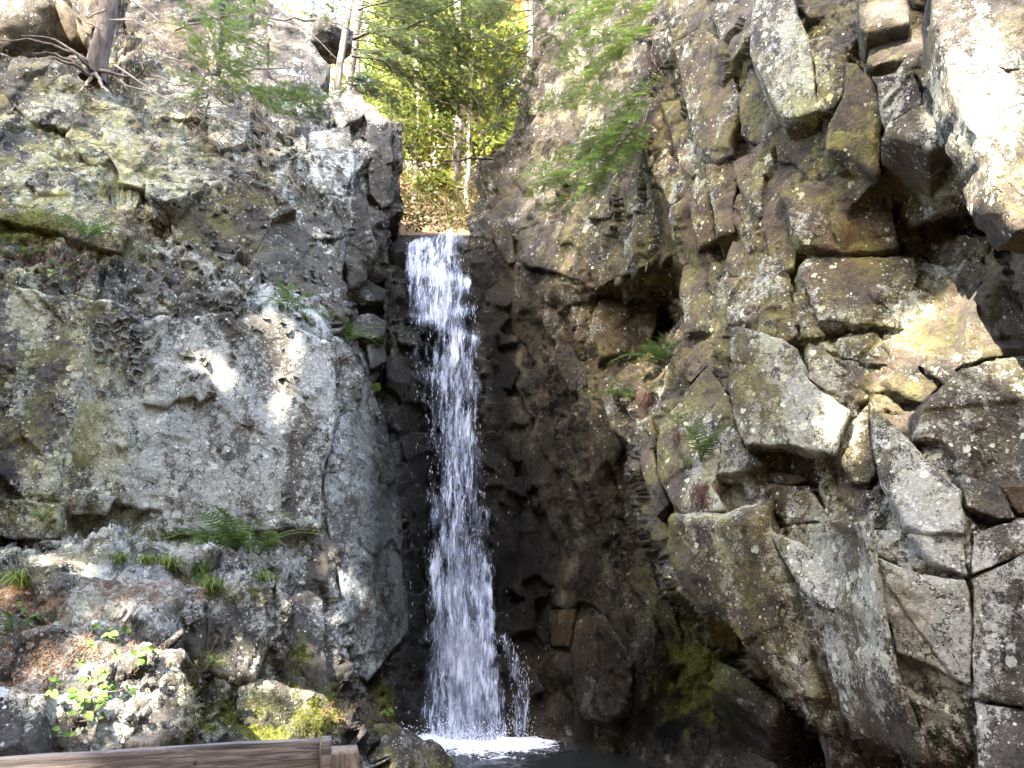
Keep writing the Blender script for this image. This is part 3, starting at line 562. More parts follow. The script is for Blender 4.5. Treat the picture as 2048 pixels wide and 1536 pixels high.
LL = [
 (K4, [(440,240),(560,250),(700,330),(900,330),(1100,290),(1290,330),(1450,380),(1612,450),(1615,620),(1612,820),(1570,1000),(1545,1150),(1540,1340),(1240,1350),(800,1365),(780,1260),(540,1210),(340,1260),(310,1130),(285,900),(330,650),(400,440)], dict(proud=.13, thick=.25, rough=.55, sp=4.6, flat=.9)),
 (K4, [(340,1200),(380,1150),(560,1190),(515,1280),(340,1270)], dict(proud=.27, tz=-.3, over={'rust': .3})),
 (K4, [(700,560),(860,540),(1010,600),(1040,690),(960,735),(930,705),(860,715),(800,745),(690,740)], dict(proud=.20, flat=.9, rough=.5, thick=.08)),
 ((0,0,1), [(672,700),(725,735),(750,790),(775,850),(792,940),(804,1040),(808,1130),(818,1265),(765,1330),(738,1362),(700,1330),(690,1200),(662,1080),(650,960),(668,830)], dict(proud=.20, thick=.9, rough=.8, sp=4.6, flat=.9, over={'blue': .6, 'lich': .45})),
 ((0,0,1), [(545,440),(640,432),(692,468),(684,560),(690,650),(672,682),(560,612),(490,560),(500,530)], dict(proud=.22, over={'blue': .3, 'lich': .25})),
 ((0,0,1), [(330,400),(480,340),(540,375),(590,418),(545,438),(500,525),(430,540),(350,480)], dict(proud=.3, tz=-.35, over={'rust': .2})),
 ((0,0,1), [(300,330),(420,300),(500,340),(470,355),(330,400),(290,380)], dict(proud=.22, tz=.5)),
 ((0,0,1), [(220,310),(270,240),(340,280),(330,330),(290,375),(240,360)], dict(proud=.22)),
 ((0,0,1), [(0,290),(90,305),(150,350),(140,470),(60,450),(-30,430)], dict(proud=.2)),
 ((0,0,1), [(90,340),(190,390),(250,430),(240,500),(130,470),(90,420)], dict(proud=.15)),
 ((0,0,1), [(20,120),(110,110),(190,140),(230,200),(150,260),(60,240),(10,190)], dict(proud=.2)),
 ((0,0,1), [(180,180),(290,230),(270,300),(190,330),(130,270)], dict(proud=.2, tx=.1)),
 ((0,0,1), [(420,215),(500,220),(490,280),(440,300),(415,270)], dict(proud=.22)),
 ((0,0,1), [(250,20),(330,-120),(420,-120),(440,60),(430,140),(330,160),(260,110)], dict(proud=.25)),
 ((0,0,1), [(330,165),(430,150),(480,200),(430,230),(330,240),(280,190)], dict(proud=.2)),
 ((0,0,1), [(540,30),(590,50),(660,130),(650,160),(600,200),(540,150)], dict(proud=.2, tx=.2)),
 ((0,0,1), [(450,60),(540,40),(535,150),(590,205),(500,215),(440,150)], dict(proud=.15)),
 ((0,0,1), [(665,180),(720,175),(735,215),(720,235),(700,240),(680,255),(665,225)], dict(proud=.25)),
 ((0,0,1), [(620,265),(700,250),(710,330),(690,390),(640,385),(615,330)], dict(proud=.2, flat=.8, rough=.6)),
 ((0,0,1), [(735,205),(780,240),(786,320),(760,330),(735,280)], dict(proud=.12, thick=.15)),
 ((0,0,1), [(742,310),(785,325),(788,400),(765,415),(742,380)], dict(proud=.12, thick=.15)),
 ((0,0,1), [(672,395),(735,390),(745,470),(735,560),(700,580),(690,470)], dict(proud=.24, rough=.8)),
 ((0,0,1), [(690,560),(735,560),(772,580),(765,605),(735,602),(700,590)], dict(proud=.5, thick=.9)),
 ((0,0,1), [(695,640),(735,625),(775,640),(770,668),(730,672),(700,665)], dict(proud=.75, thick=1.0)),
 ((0,0,1), [(735,690),(772,680),(775,720),(745,735)], dict(proud=.4, thick=.8)),
 ((0,0,1), [(0,560),(110,590),(190,600),(160,760),(130,900),(120,1000),(40,990),(-40,900)], dict(proud=.14, rough=.8, over={'yel': .3})),
 ((0,0,1), [(-40,990),(60,1000),(120,1010),(110,1075),(30,1080),(-40,1060)], dict(proud=.16)),
 (K7, [(-100,330),(120,300),(140,330),(190,540),(120,560),(0,470),(-100,440)], dict(proud=.1)),
 (K7, [(120,300),(250,310),(360,345),(720,365),(900,400),(880,480),(770,600),(740,660),(500,640),(330,620),(190,545)], dict(proud=.22, tz=-.1, rnd=.07)),
 (K7, [(800,230),(880,170),(1000,190),(1060,220),(960,300),(900,330),(810,280)], dict(proud=.28, rnd=.08)),
 (K7, [(620,200),(700,170),(770,220),(760,290),(640,290)], dict(proud=.18, rnd=.07)),
 (K7, [(890,420),(1060,400),(1240,400),(1330,440),(1300,700),(1260,880),(1150,880),(980,820),(900,700),(760,660),(880,500)], dict(proud=.2, rnd=.06)),
 (K7, [(1340,480),(1500,430),(1560,480),(1580,800),(1600,1000),(1500,900),(1350,600)], dict(proud=.12, tx=.1)),
 (K7, [(100,600),(280,560),(440,650),(620,690),(900,700),(920,760),(885,800),(910,1000),(880,1180),(560,1190),(300,1200),(100,1150),(60,860)], dict(proud=.22, rnd=.07)),
 (K7, [(-100,560),(90,590),(95,680),(60,860),(-100,860)], dict(proud=.16, rnd=.06)),
 (K7, [(-100,870),(60,870),(230,900),(240,1100),(170,1260),(-100,1260)], dict(proud=.26, rnd=.07)),
 (K7, [(1010,560),(1090,560),(1110,660),(1060,800),(1000,720)], dict(proud=.12)),
 (K7, [(1260,860),(1400,900),(1560,930),(1620,1010),(1600,1140),(1300,1160),(1150,1060),(1150,900)], dict(proud=.16, over={'moss': .15})),
]
for i, (org, poly, kw) in enumerate(LS): slab(poly, fR, 'R', cliffR, org=org, **kw)
for i, (org, poly, kw) in enumerate(LL): slab(poly, fL, 'L', cliffL, org=org, **kw)
# ================================================================ WATER
def hits_ready():
    global DG; bpy.context.view_layer.update(); DG = bpy.context.evaluated_depsgraph_get()
def hit(px, py, tmax=60):
    dx, dy, dz = ray(px, py); d = Vector((float(dx), float(dy), float(dz))).normalized()
    ok, loc, nor, _, ob, _ = SC.ray_cast(DG, Vector((0, 0, CAMZ)), d, distance=tmax)
    return (loc, nor, ob) if ok else (None, None, None)

def fall_material():
    t = NT('falling_water'); uv = t.n('ShaderNodeTexCoord').outputs['UV']; den = t.attr('dens').outputs['Fac']
    w = t.vmath('SCALE', t.vmath('SUBTRACT', t.noise(t.scale(uv, (2.4, .9, 1)), 1.6, 3, .6, color=True), (.5, .5, .5)), .16)
    q = t.vmath('ADD', uv, w)
    n1 = t.noise(t.scale(q, (12, 1.7, 1)), 1, 5, .68); n2 = t.noise(t.scale(q, (48, 5.5, 1)), 1, 3, .65); n3 = t.noise(t.scale(q, (3.2, .55, 1)), 1, 3, .5)
    a = t.math('ADD', t.math('ADD', t.math('MULTIPLY', n1, .60), t.math('MULTIPLY', n2, .26)), t.math('MULTIPLY', n3, .26))
    thr = t.math('SUBTRACT', .785, t.math('MULTIPLY', den, .42))
    al = t.mapr(t.math('SUBTRACT', a, thr), -.05, .13)
    col = t.mix(t.mapr(t.math('SUBTRACT', a, thr), .0, .16), (.30, .345, .48), (.80, .83, .95))
    nr = t.bump(a, .8, .05)
    sh = t.bsdf(col, .35, .4, nr); tr = t.n('ShaderNodeBsdfTranslucent'); t.put(tr.inputs[0], col)
    m1 = t.n('ShaderNodeMixShader'); m1.inputs[0].default_value = .28; t.put(m1.inputs[1], sh); t.put(m1.inputs[2], tr.outputs[0])
    tp = t.n('ShaderNodeBsdfTransparent'); m2 = t.n('ShaderNodeMixShader'); t.put(m2.inputs[0], t.math('MULTIPLY', al, .93)); t.put(m2.inputs[1], tp.outputs[0]); t.put(m2.inputs[2], m1.outputs[0])
    return t.done(m2.outputs[0])
FALL = fall_material()
t = NT('spray'); SPRAY = t.done(t.bsdf((.86, .88, .94), .3, .4))

WY = [456, 470, 490, 540, 570, 600, 640, 700, 760, 850, 950, 1050, 1150, 1250, 1350, 1400, 1475, 1492]
WL = [846, 820, 802, 804, 806, 816, 818, 815, 824, 850, 856, 854, 850, 848, 844, 844, 844, 838]
WR = [928, 938, 944, 946, 950, 955, 964, 966, 963, 964, 976, 984, 992, 996, 1008, 1016, 1024, 1034]
waterfall = empty('waterfall', P3(930, 1482, 10.1), 'white waterfall pouring down the dark cleft between the two cliffs', 'waterfall')
off0 = -np.array(waterfall.location)
def sheet_water(name, ys, ls, rs, lift, dens, seed, nc=70, nr=420, prof=None):
    v = np.linspace(0, 1, nr)[:, None]; u = np.linspace(0, 1, nc)[None]
    lipo = 34 * (1 - u) ** 2 + 12 * u ** 4 + 5 * np.sin(u * 17 + seed) if ys[0] == 456 else 0 * u
    py = ys[0] + lipo + (ys[-1] - ys[0] - lipo) * v
    l = I(py, ys, ls); r = I(py, ys, rs); px = l + (r - l) * u
    jag = 5 * np.sin(py * .043 + seed) + 4 * np.sin(py * .11 + seed * 2.3)
    px = px + jag * (np.abs(u - .5) * 2)
    bulge = 1 - (2 * u - 1) ** 2
    Y = fB(px, py) - .10 - lift - .10 * bulge
    V = at(px, py, Y)
    q = np.stack([px * .028, py * .009, 0 * px + seed], -1)
    V[..., 1] += .05 * fbm(q, 1.0, 4, seed)
    U = np.stack([V[..., 0], -V[..., 2]], -1).reshape(-1, 2) + seed * 7.3
    edge = np.clip(np.minimum(u, 1 - u) / .12, 0, 1)
    d = dens(u, py) * (.25 + .75 * edge ** .6)
    if ys[0] == 456:
        for y0, sl, am in ((548, 40, .09), (628, -28, .09), (655, 50, .07), (765, 30, .05)): d = d + am * np.exp(-((py - y0 - sl * (u - .5)) / 11) ** 2) - .8 * am * np.exp(-((py - y0 - sl * (u - .5) - 34) / 20) ** 2)
        d = d - .05 * np.exp(-((py - 510) / 40) ** 2) + .14 * fbm(np.stack([u * 4.5 + 0 * py, py * .007 + 0 * u, 0 * py + 0 * u + seed], -1), 1.0, 3, seed + 3)
    me = mesh(name, V.reshape(-1, 3) + off0, grid_faces(nr, nc), FALL, smooth=True, attrs={'dens': np.broadcast_to(d, px.shape).ravel()}, uv=U)
    return obj(name, me, waterfall)
def core(u, py):
    c = I(py, [456, 540, 700, 850, 1000, 1480], [.5, .45, .68, .62, .5, .5]); wd = I(py, [456, 560, 650, 800, 1000, 1480], [1.2, 1.0, .62, .7, .75, .75])
    return np.exp(-((u - c) / wd) ** 2 * 1.2)
sheet_water('water_sheet', WY, WL, WR, 0.0, lambda u, py: .32 + .25 * core(u, py), 1)
sheet_water('water_sheet', WY, WL, WR, .07, lambda u, py: .25 + .36 * core(u, py) * I(py, [456, 500, 560, 640, 700, 850, 1000, 1480], [.75, .7, 1.0, .75, .85, 1.0, .95, 1.1]), 5)
sheet_water('water_sheet', WY[:], [x + 14 for x in WL], [x - 10 for x in WR], .15, lambda u, py: .12 + .46 * core(u, py) * I(py, [456, 560, 600, 700, 1000, 1300, 1480], [.5, .9, .6, .75, .85, 1.1, 1.15]), 9)
# thin films down the wet rock either side, and the little side stream
sheet_water('water_film', [560, 700, 850, 1000, 1250, 1480], [800, 806, 830, 828, 822, 800], [980, 985, 985, 1010, 1030, 1060], -.04, lambda u, py: .17 + .16 * np.exp(-((u - .5) / .3) ** 2) + 0 * py, 13)
sheet_water('side_stream', [1250, 1262, 1275, 1290, 1330, 1380, 1470], [955, 966, 985, 1004, 1020, 1028, 1020], [968, 990, 1016, 1030, 1046, 1058, 1060], .02, lambda u, py: .50 + 0 * u + 0 * py, 17, nc=24, nr=120)
# flying drops: slim spindles
def drops(n, gen, name, lo, hi, el):
    c = gen(n); L = rng.uniform(lo, hi, n); w = L / el
    ax = np.array([[0, 0, 1], [1, 0, 0], [0, 1, 0]], float)
    base = np.array([[0, 0, .5], [.5, 0, 0], [-.25, .43, 0], [-.25, -.43, 0], [0, 0, -.5]])
    V = c[:, None] + base[None] * np.stack([w, w, L], -1)[:, None]
    f = np.array([[0, 1, 2], [0, 2, 3], [0, 3, 1], [4, 2, 1], [4, 3, 2], [4, 1, 3]])
    F = (f[None] + (np.arange(n) * 5)[:, None, None]).reshape(-1, 3)
    o = obj(name, mesh(name, V.reshape(-1, 3) + off0, F, SPRAY, smooth=True), waterfall); o['kind'] = 'stuff'
def gen_fall(n):
    py = rng.uniform(480, 1480, n); l = I(py, WY, WL); r = I(py, WY, WR); u = np.where(rng.random(n) < .75, rng.uniform(.02, .98, n), rng.normal(.5, .36, n)); px = l + (r - l) * u
    return at(px, py, fB(px, py) - .12 - np.abs(rng.normal(0, .16, n)))
def gen_side(n):
    py = rng.uniform(1265, 1475, n); px = I(py, [1250, 1275, 1300, 1350, 1475], [962, 1000, 1025, 1042, 1042]) + rng.normal(0, 12, n)
    return at(px, py, fB(px, py) - .12 - np.abs(rng.normal(0, .08, n)))
def gen_splash(n):
    px = rng.normal(930, 60, n); h = np.abs(rng.normal(0, .16, n)) ** 1.2; py = 1482 + rng.normal(0, 6, n)
    p = at(px, py, 10.0 + 0 * px); p[:, 2] = .02 + h; p[:, 1] += rng.normal(-.15, .22, n); return p
drops(1700, gen_fall, 'water_drops', .012, .06, 8)
drops(260, gen_side, 'water_drops', .015, .05, 5)
drops(1500, gen_splash, 'splash_drops', .008, .022, 1.2)

# the pool
def pool_material():
    t = NT('pool_water'); P = t.obj(); f = t.attr('foam').outputs['Fac']
    n = t.noise(P, 5, 5, .65); n2 = t.noise(P, 22, 4, .7)
    fm = t.mapr(t.math('ADD', t.math('MULTIPLY', f, .46), t.math('ADD', t.math('MULTIPLY', n, .75), t.math('MULTIPLY', n2, .60))), .86, 1.05)
    col = t.mix(fm, (.012, .014, .014), (.80, .83, .90))
    nr = t.bump(t.math('ADD', t.math('MULTIPLY', n, 1.0), t.math('MULTIPLY', n2, .35)), .55, .06)
    return t.done(t.bsdf(col, t.math('ADD', .07, t.math('MULTIPLY', fm, .5)), .5, nr))
nx, ny = 260, 200
X, Yy = np.meshgrid(np.linspace(-3.2, 5.5, nx), np.linspace(5.4, 11.6, ny))
d = np.hypot((X + .66) / .72, (Yy - 9.98) / .42); d2 = np.hypot((X - .1) / .5, (Yy - 9.9) / .4)
foam = np.clip(1.2 - .45 * d, 0, 1) + .6 * np.clip(1 - d2, 0, 1)
Z = .035 * np.exp(-d) * fbm(np.stack([X, Yy, 0 * X], -1), 5, 3, 3) + .012 * fbm(np.stack([X, Yy, 0 * X], -1), 3, 3, 4) + .05 * np.exp(-(d / .8) ** 2)
obj('pool_water', mesh('pool_water', np.stack([X, Yy, Z], -1).reshape(-1, 3), grid_faces(ny, nx), pool_material(), smooth=True, attrs={'foam': foam.ravel()}), kind='structure')
# ================================================================ GROUND AND WOODS
def simple_mat(name, c1, c2, sc=8, rough=.85, bump=.4, stretch=(1, 1, 1)):
    t = NT(name); P = t.scale(t.obj(), stretch); n = t.noise(P, sc, 6, .68)
    return t.done(t.bsdf(t.mix(t.mapr(n, .3, .7), c1, c2), rough, .2, t.bump(n, bump, .03)))
def leaf_mat(name, cols, tl=.45):
    t = NT(name); oi = t.attr('tone').outputs['Fac']
    c = t.ramp(oi, [(k / (len(cols) - 1), q) for k, q in enumerate(cols)])
    sh = t.bsdf(c, .55, .25); tr = t.n('ShaderNodeBsdfTranslucent'); t.put(tr.inputs[0], c)
    m = t.n('ShaderNodeMixShader'); m.inputs[0].default_value = tl; t.put(m.inputs[1], sh); t.put(m.inputs[2], tr.outputs[0])
    return t.done(m.outputs[0])
BARK = simple_mat('bark', (.045, .032, .024), (.16, .125, .10), 14, stretch=(1, 1, .25), bump=.8)
BARKG = simple_mat('grey_bark', (.10, .085, .07), (.30, .26, .22), 14, stretch=(1, 1, .25), bump=.8)
TWIG = simple_mat('twig_bark', (.13, .10, .08), (.34, .28, .23), 30)
DTWIG = simple_mat('dark_twig_bark', (.025, .02, .017), (.08, .062, .05), 30)
SOIL = simple_mat('forest_floor', (.07, .045, .025), (.24, .15, .075), 9)
LEAFY = leaf_mat('autumn_leaf', [(.035, .065, .012), (.085, .12, .022), (.16, .18, .035), (.24, .20, .035)], .5)
LEAFG = leaf_mat('green_leaf', [(.03, .07, .012), (.07, .14, .02), (.14, .24, .035)], .4)
LEAFO = leaf_mat('orange_leaf', [(.22, .11, .01), (.34, .15, .015), (.30, .08, .01)], .5)
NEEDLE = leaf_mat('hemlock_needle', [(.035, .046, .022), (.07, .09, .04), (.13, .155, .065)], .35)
NEEDLEL = leaf_mat('bright_green_needle', [(.08, .12, .035), (.15, .21, .05), (.25, .32, .08)], .35)  # brighter green needles of the nearer sprays

def leaves(C, size, tone=None, flat=.5, asp=1.7):
    """diamond leaves, slightly folded: V, F, tone"""
    n = len(C); size = np.broadcast_to(size, (n,))
    d = rng.normal(size=(n, 3)); d[:, 2] *= .6; d /= np.linalg.norm(d, axis=1)[:, None]
    up = rng.normal(size=(n, 3)) * (1 - flat) + np.array([0, 0, 1.]) * flat; s = np.cross(d, up); s /= np.linalg.norm(s, axis=1)[:, None] + 1e-9
    k = np.cross(s, d)
    a = C - d * size[:, None] * .5; b = C + d * size[:, None] * .5
    l = C + s * size[:, None] * .5 / asp + k * size[:, None] * .08; r = C - s * size[:, None] * .5 / asp + k * size[:, None] * .08
    V = np.stack([a, l, b, r], 1).reshape(-1, 3); F = np.arange(4 * n).reshape(n, 4)
    tone = rng.uniform(0, 1, n) if tone is None else tone
    return V, F, np.repeat(tone, 4)

# ---- ground
def hill_z(x, y):
    z = 7.25 + .56 * np.minimum(y - 11.5, 16) + .22 * np.maximum(y - 27.5, 0)
    z = z + .95 * np.maximum(-2.6 - x, 0) * np.exp(-np.maximum(-9 - x, 0) / 12) * np.exp(-np.maximum(y - 12, 0) / 14)
    z = z + 1.1 * np.minimum(np.maximum(x - .2, 0), 9)
    return z
X, Yy = np.meshgrid(np.concatenate([np.linspace(-60, -9, 40), np.linspace(-8.6, 6, 110), np.linspace(7, 60, 30)]), np.concatenate([np.linspace(11.4, 20, 80), np.linspace(20.5, 90, 60)]))
Z = hill_z(X, Yy) + .12 * fbm(np.stack([X, Yy, 0 * X], -1), .9, 4, 12)
obj('hillside_ground', mesh('hillside_ground', np.stack([X, Yy, Z], -1).reshape(-1, 3), grid_faces(*X.shape), SOIL, smooth=True), kind='structure')
X, Yy = np.meshgrid(np.linspace(-45, 45, 90), np.linspace(-60, 6.2, 70))
Z = .55 - .09 * np.maximum(Yy - 3.5, 0) + .05 * fbm(np.stack([X, Yy, 0 * X], -1), .8, 3, 2) + 1.15 * np.clip(np.abs(X + .3) - 4.6, 0, 10) * np.clip((4.2 - Yy) / 2, 0, 1) + .95 * np.clip(-5 - Yy, 0, 12)
obj('ground', mesh('ground', np.stack([X, Yy, Z], -1).reshape(-1, 3), grid_faces(*X.shape), SOIL, smooth=True), kind='structure')

# ---- the woods seen through the gap
def broad_tree(x, y, h, r, crown, nleaf, leafm, label, lean=0, bark=BARKG, group='trees in the sunlit wood above the fall', low=.25, lsize=.15):
    z0 = float(hill_z(np.array(x), np.array(y))) - .15
    e = empty('broadleaf_tree', (x, y, z0), label, 'tree', group)
    rr = random.Random(int(x * 100 + y * 10)); q = wobble((0, 0, 0), (lean, rr.uniform(-.4, .4), h), 9, .05, r=rr)
    V, F = tube(q, np.linspace(r * 1.15, r * .35, 9), 8); obj('trunk', mesh('trunk', V, F, bark, smooth=True), e)
    parts = []; tips = []
    for k in range(11):
        t = rr.uniform(low, .98); b = np.array([np.interp(t, np.linspace(0, 1, 9), q[:, i]) for i in range(3)]); a = rr.uniform(0, 6.28); l = crown * rr.uniform(.55, 1.0)
        tip = b + np.array([math.cos(a) * l, math.sin(a) * l, l * rr.uniform(-.05, .45)]); w = wobble(b, tip, 6, .05, r=rr)
        V, F = tube(w, np.linspace(r * .32, r * .06, 6), 5); obj('limb', mesh('limb', V, F, bark, smooth=True), e); tips += [w[2], w[3], w[4], w[5]]
    tips = np.array(tips); k = rng.integers(0, len(tips), nleaf); C = tips[k] + rng.normal(0, crown * .17, (nleaf, 3)) * np.array([1, 1, .6])
    tone = np.clip(rng.uniform(0, 1, nleaf) * .6 + .4 * _h(k, k * 3, k * 7, 5), 0, 1)
    V, F, tn = leaves(C, lsize * rng.uniform(.7, 1.3, nleaf), tone); obj('crown', mesh('crown', V, F, leafm, attrs={'tone': tn}), e)
    return e
def gx(px, Y): return float(at(px, 350, Y)[0])
for px, Y, h, r, c, m, lab in [
  (905, 17, 9, .12, 2.2, LEAFY, 'slim straight tree rising just behind the lip of the fall'),
  (868, 20, 11, .17, 2.6, LEAFY, 'tall grey trunk framed in the middle of the gap'),
  (935, 22, 12, .20, 2.8, LEAFY, 'thick pale trunk beside the right side of the gap'),
  (830, 18, 8, .08, 2.0, LEAFY, 'thin young tree close to the rock on the left of the gap'),
  (980, 19, 10, .12, 2.4, LEAFY, 'yellow-leaved tree partly behind the right-hand rock lip'),
  (850, 26, 13, .18, 3.0, LEAFY, 'farther yellow-green tree deep in the wood'),
  (920, 30, 14, .20, 3.2, LEAFY, 'farthest tree in the gap, pale yellow'),
  (800, 24, 13, .2, 3.0, LEAFY, 'yellow-green tree above the jagged left rim of the chasm'),
  (1050, 24, 12, .16, 2.6, LEAFO, 'orange autumn tree behind the top of the right rocks'),
  (1000, 28, 14, .2, 3.0, LEAFY, 'tree with a yellow crown high in the gap'),
  (760, 30, 15, .22, 3.4, LEAFY, 'tall tree behind the twin trunks, yellow-green crown'),
  (880, 36, 16, .22, 3.6, LEAFY, 'hazy tree at the back of the wood'),
  (960, 38, 16, .22, 3.6, LEAFY, 'tree at the back of the wood, right of the hazy one'),
  (900, 44, 20, .25, 5.0, LEAFY, 'broad pale crown filling the back of the gap'),
  (820, 42, 20, .25, 5.0, LEAFY, 'broad pale crown behind the left rim of the chasm'),
  (1000, 44, 20, .25, 5.0, LEAFY, 'broad pale crown behind the right rim of the chasm'),
  (740, 40, 20, .25, 5.0, LEAFY, 'broad yellow crown behind the twin trunks'),
  (860, 23, 12, .12, 2.8, LEAFY, 'yellow-green tree with low branches in the gap'),
  (960, 25, 12, .12, 2.8, LEAFY, 'yellow-green tree with low branches near the right rim'),
  (700, 22, 12, .14, 2.8, LEAFY, 'yellow-green tree close behind the twin trunks'),
  (640, 26, 14, .2, 3.2, LEAFY, 'yellow tree behind the rounded boulder on the rim'),
  (940, 15.5, 5, .05, 1.3, LEAFY, 'small green understorey sapling by the lip of the fall')]:
    broad_tree(gx(px, Y), Y, h, r, c, 4500, m, lab, low=.12, lsize=.15 if Y < 33 else .26)
for px, Y, h, r, lab in [(60, 15, 12, .16, 'sunlit trunk at the far left edge of the rim'), (100, 13.4, 11, .10, 'slim sunlit trunk above the rim, left of the leaning tree'), (125, 14.5, 11, .11, 'second slim sunlit trunk beside the leaning tree'), (10, 17, 13, .2, 'trunk at the very corner above the rim')]:
    x = float(at(px, 60, Y)[0])
    broad_tree(x, Y, h, r, 2.4, 1500, LEAFY, lab, low=.5, group='sunlit trunks on the rim')
# undergrowth on the slope above the lip
n = 26000
x = rng.uniform(-6.5, 3.0, n); y = 11.9 + 14 * rng.uniform(0, 1, n) ** 1.4; z = hill_z(x, y) + np.abs(rng.normal(0, .30, n))
V, F, tn = leaves(np.stack([x, y, z], -1), .06 * rng.uniform(.6, 1.6, n), np.clip(rng.normal(.55, .3, n), 0, 1), flat=.3)
o = obj('undergrowth', mesh('undergrowth', V, F, leaf_mat('brush_leaf', [(.05, .04, .02), (.055, .075, .018), (.12, .12, .04), (.16, .11, .05)], .4), attrs={'tone': tn}), kind='stuff'); o['label'] = 'yellow-green brush on the slope above the waterfall'; o['category'] = 'undergrowth'
parts = []
for k in range(260):
    x = random.uniform(-5, 2); y = 11.9 + 9 * random.random(); z = float(hill_z(np.array(x), np.array(y)))
    parts.append(tube(wobble((x, y, z), (x + random.gauss(0, .35), y + random.gauss(0, .3), z + random.uniform(.2, .9)), 4, .04), np.linspace(.008, .003, 4), 3))
V, F = merge(parts); o = obj('dry_brush', mesh('dry_brush', V, F, SOIL), kind='stuff'); o['label'] = 'tangle of dry stems on the slope above the waterfall'; o['category'] = 'undergrowth'

# ---- tall trees behind the viewer: they shade the gorge and let a few sun flecks through
hits_ready()
FLECK = []   # places the sun reaches: x, y, radius (m)
for s_ in [(590,790,.16),(603,850,.20),(600,890,.16),(582,725,.10),(620,700,.10),(430,745,.10),(662,790,.09),(520,655,.08),(556,640,.09),(225,1330,.30),(300,1305,.24),(120,1290,.18),(250,1400,.22),(55,1325,.14),(438,1262,.14),(420,1300,.10),(612,1195,.14),(622,1285,.14),(640,1440,.18),(572,1392,.10),(645,1398,.13),(25,1208,.10),(150,1132,.12),(372,1148,.09),(682,1150,.06),(150,1440,.15),(745,215,.12),(715,640,.12),(560,1500,.1),(230,1220,.07),(500,1440,.06),(30,40,1.0),(120,60,.9),(200,40,.5)]:
    h_ = hit(s_[0], s_[1])[0]; FLECK.append((np.array(h_) if h_ else at(s_[0], s_[1], fL(s_[0], s_[1])), s_[2] * (.62 if s_[1] < 1000 and s_[1] > 150 else .8)))
for s_ in [(1995,40,.36),(2045,150,.40),(1985,170,.22),(2040,270,.32),(2000,300,.22),(2030,-60,.4),(2080,380,.3),(1935,50,.12),(2035,380,.18),(1905,640,.22),(1850,700,.24),(1800,755,.18),(1932,590,.12),(1870,655,.2),(1830,660,.14),(1690,880,.06),(1665,850,.04),(1150,130,.10),(1760,20,.12),(1800,90,.12)]:
    h_ = hit(s_[0], s_[1])[0]; FLECK.append((np.array(h_) if h_ else at(s_[0], s_[1], fR(s_[0], s_[1])), s_[2]))
for s_ in [(40,60,12.2,1.3),(150,60,12.6,1.2),(240,30,12.0,.9),(30,20,12.4,1.2),(640,70,13.2,.6),(1000,60,12,.5),(870,250,13,.8),(880,120,13,.9),(880,420,12.5,.8)]: FLECK.append((at(*s_[:3]), s_[3]))
Ld = np.array(SUN_DIR)
n = 90000
px = rng.uniform(-560, 2560, n); py = rng.uniform(-330, 1900, n)
base = np.where((px < 900)[:, None], at(px, py, np.clip(fL(np.minimum(px, 830), py), 3, 13)), at(px, py, np.clip(fR(np.maximum(px, 960), py), 2.8, 12.5)))
C = base + rng.uniform(13, 20, n)[:, None] * Ld + rng.normal(0, .25, (n, 3))
keep = np.ones(n, bool)
for p, r in FLECK:
    d = C - p; d = d - (d @ Ld)[:, None] * Ld; keep &= (np.linalg.norm(d, axis=1) > r + .12) | ((rng.random(n) < .03) & (p[0] < 0) & (r < .5))
gapdir = (C - np.array([0, 0, CAMZ])); 
C = C[keep]
# the rest of the wood on the valley sides behind the viewpoint
m2 = 26000; C2 = np.stack([rng.uniform(-24, 24, m2), rng.uniform(-30, .5, m2), np.zeros(m2)], -1); C2[:, 2] = 7.5 + rng.uniform(0, 1, m2) * 8 + .55 * np.clip(-5 - C2[:, 1], 0, 12) + .4 * np.clip(np.abs(C2[:, 0]) - 5, 0, 12)
C2 = C2[np.hypot(C2[:, 0] * .8, C2[:, 1] - 2.0) > 3.5]
k2 = np.ones(len(C2), bool)
for p, r in FLECK:
    d = C2 - p; d = d - (d @ Ld)[:, None] * Ld; k2 &= np.linalg.norm(d, axis=1) > r + .25
C2 = C2[k2]; nC1 = len(C); C = np.concatenate([C, C2]); SZ = np.concatenate([np.full(nC1, .30), np.full(len(C2), .50)])
TX = [(-9.5, -6.0), (-6.0, -7.5), (-2.5, -6.2), (-8.2, -2.6), (-4.4, -3.4), (-.6, -3.6), (-11.5, -3.0), (4, -7), (9, -4), (14, -10), (7, -14), (-1, -14), (-9, -15), (-17, -8), (-18, -20), (1, -24), (15, -22), (-8, -25), (20, -3)]
own = np.argmin(np.stack([np.hypot(C[:, 0] - a, C[:, 1] - b) for a, b in TX], 1), 1)
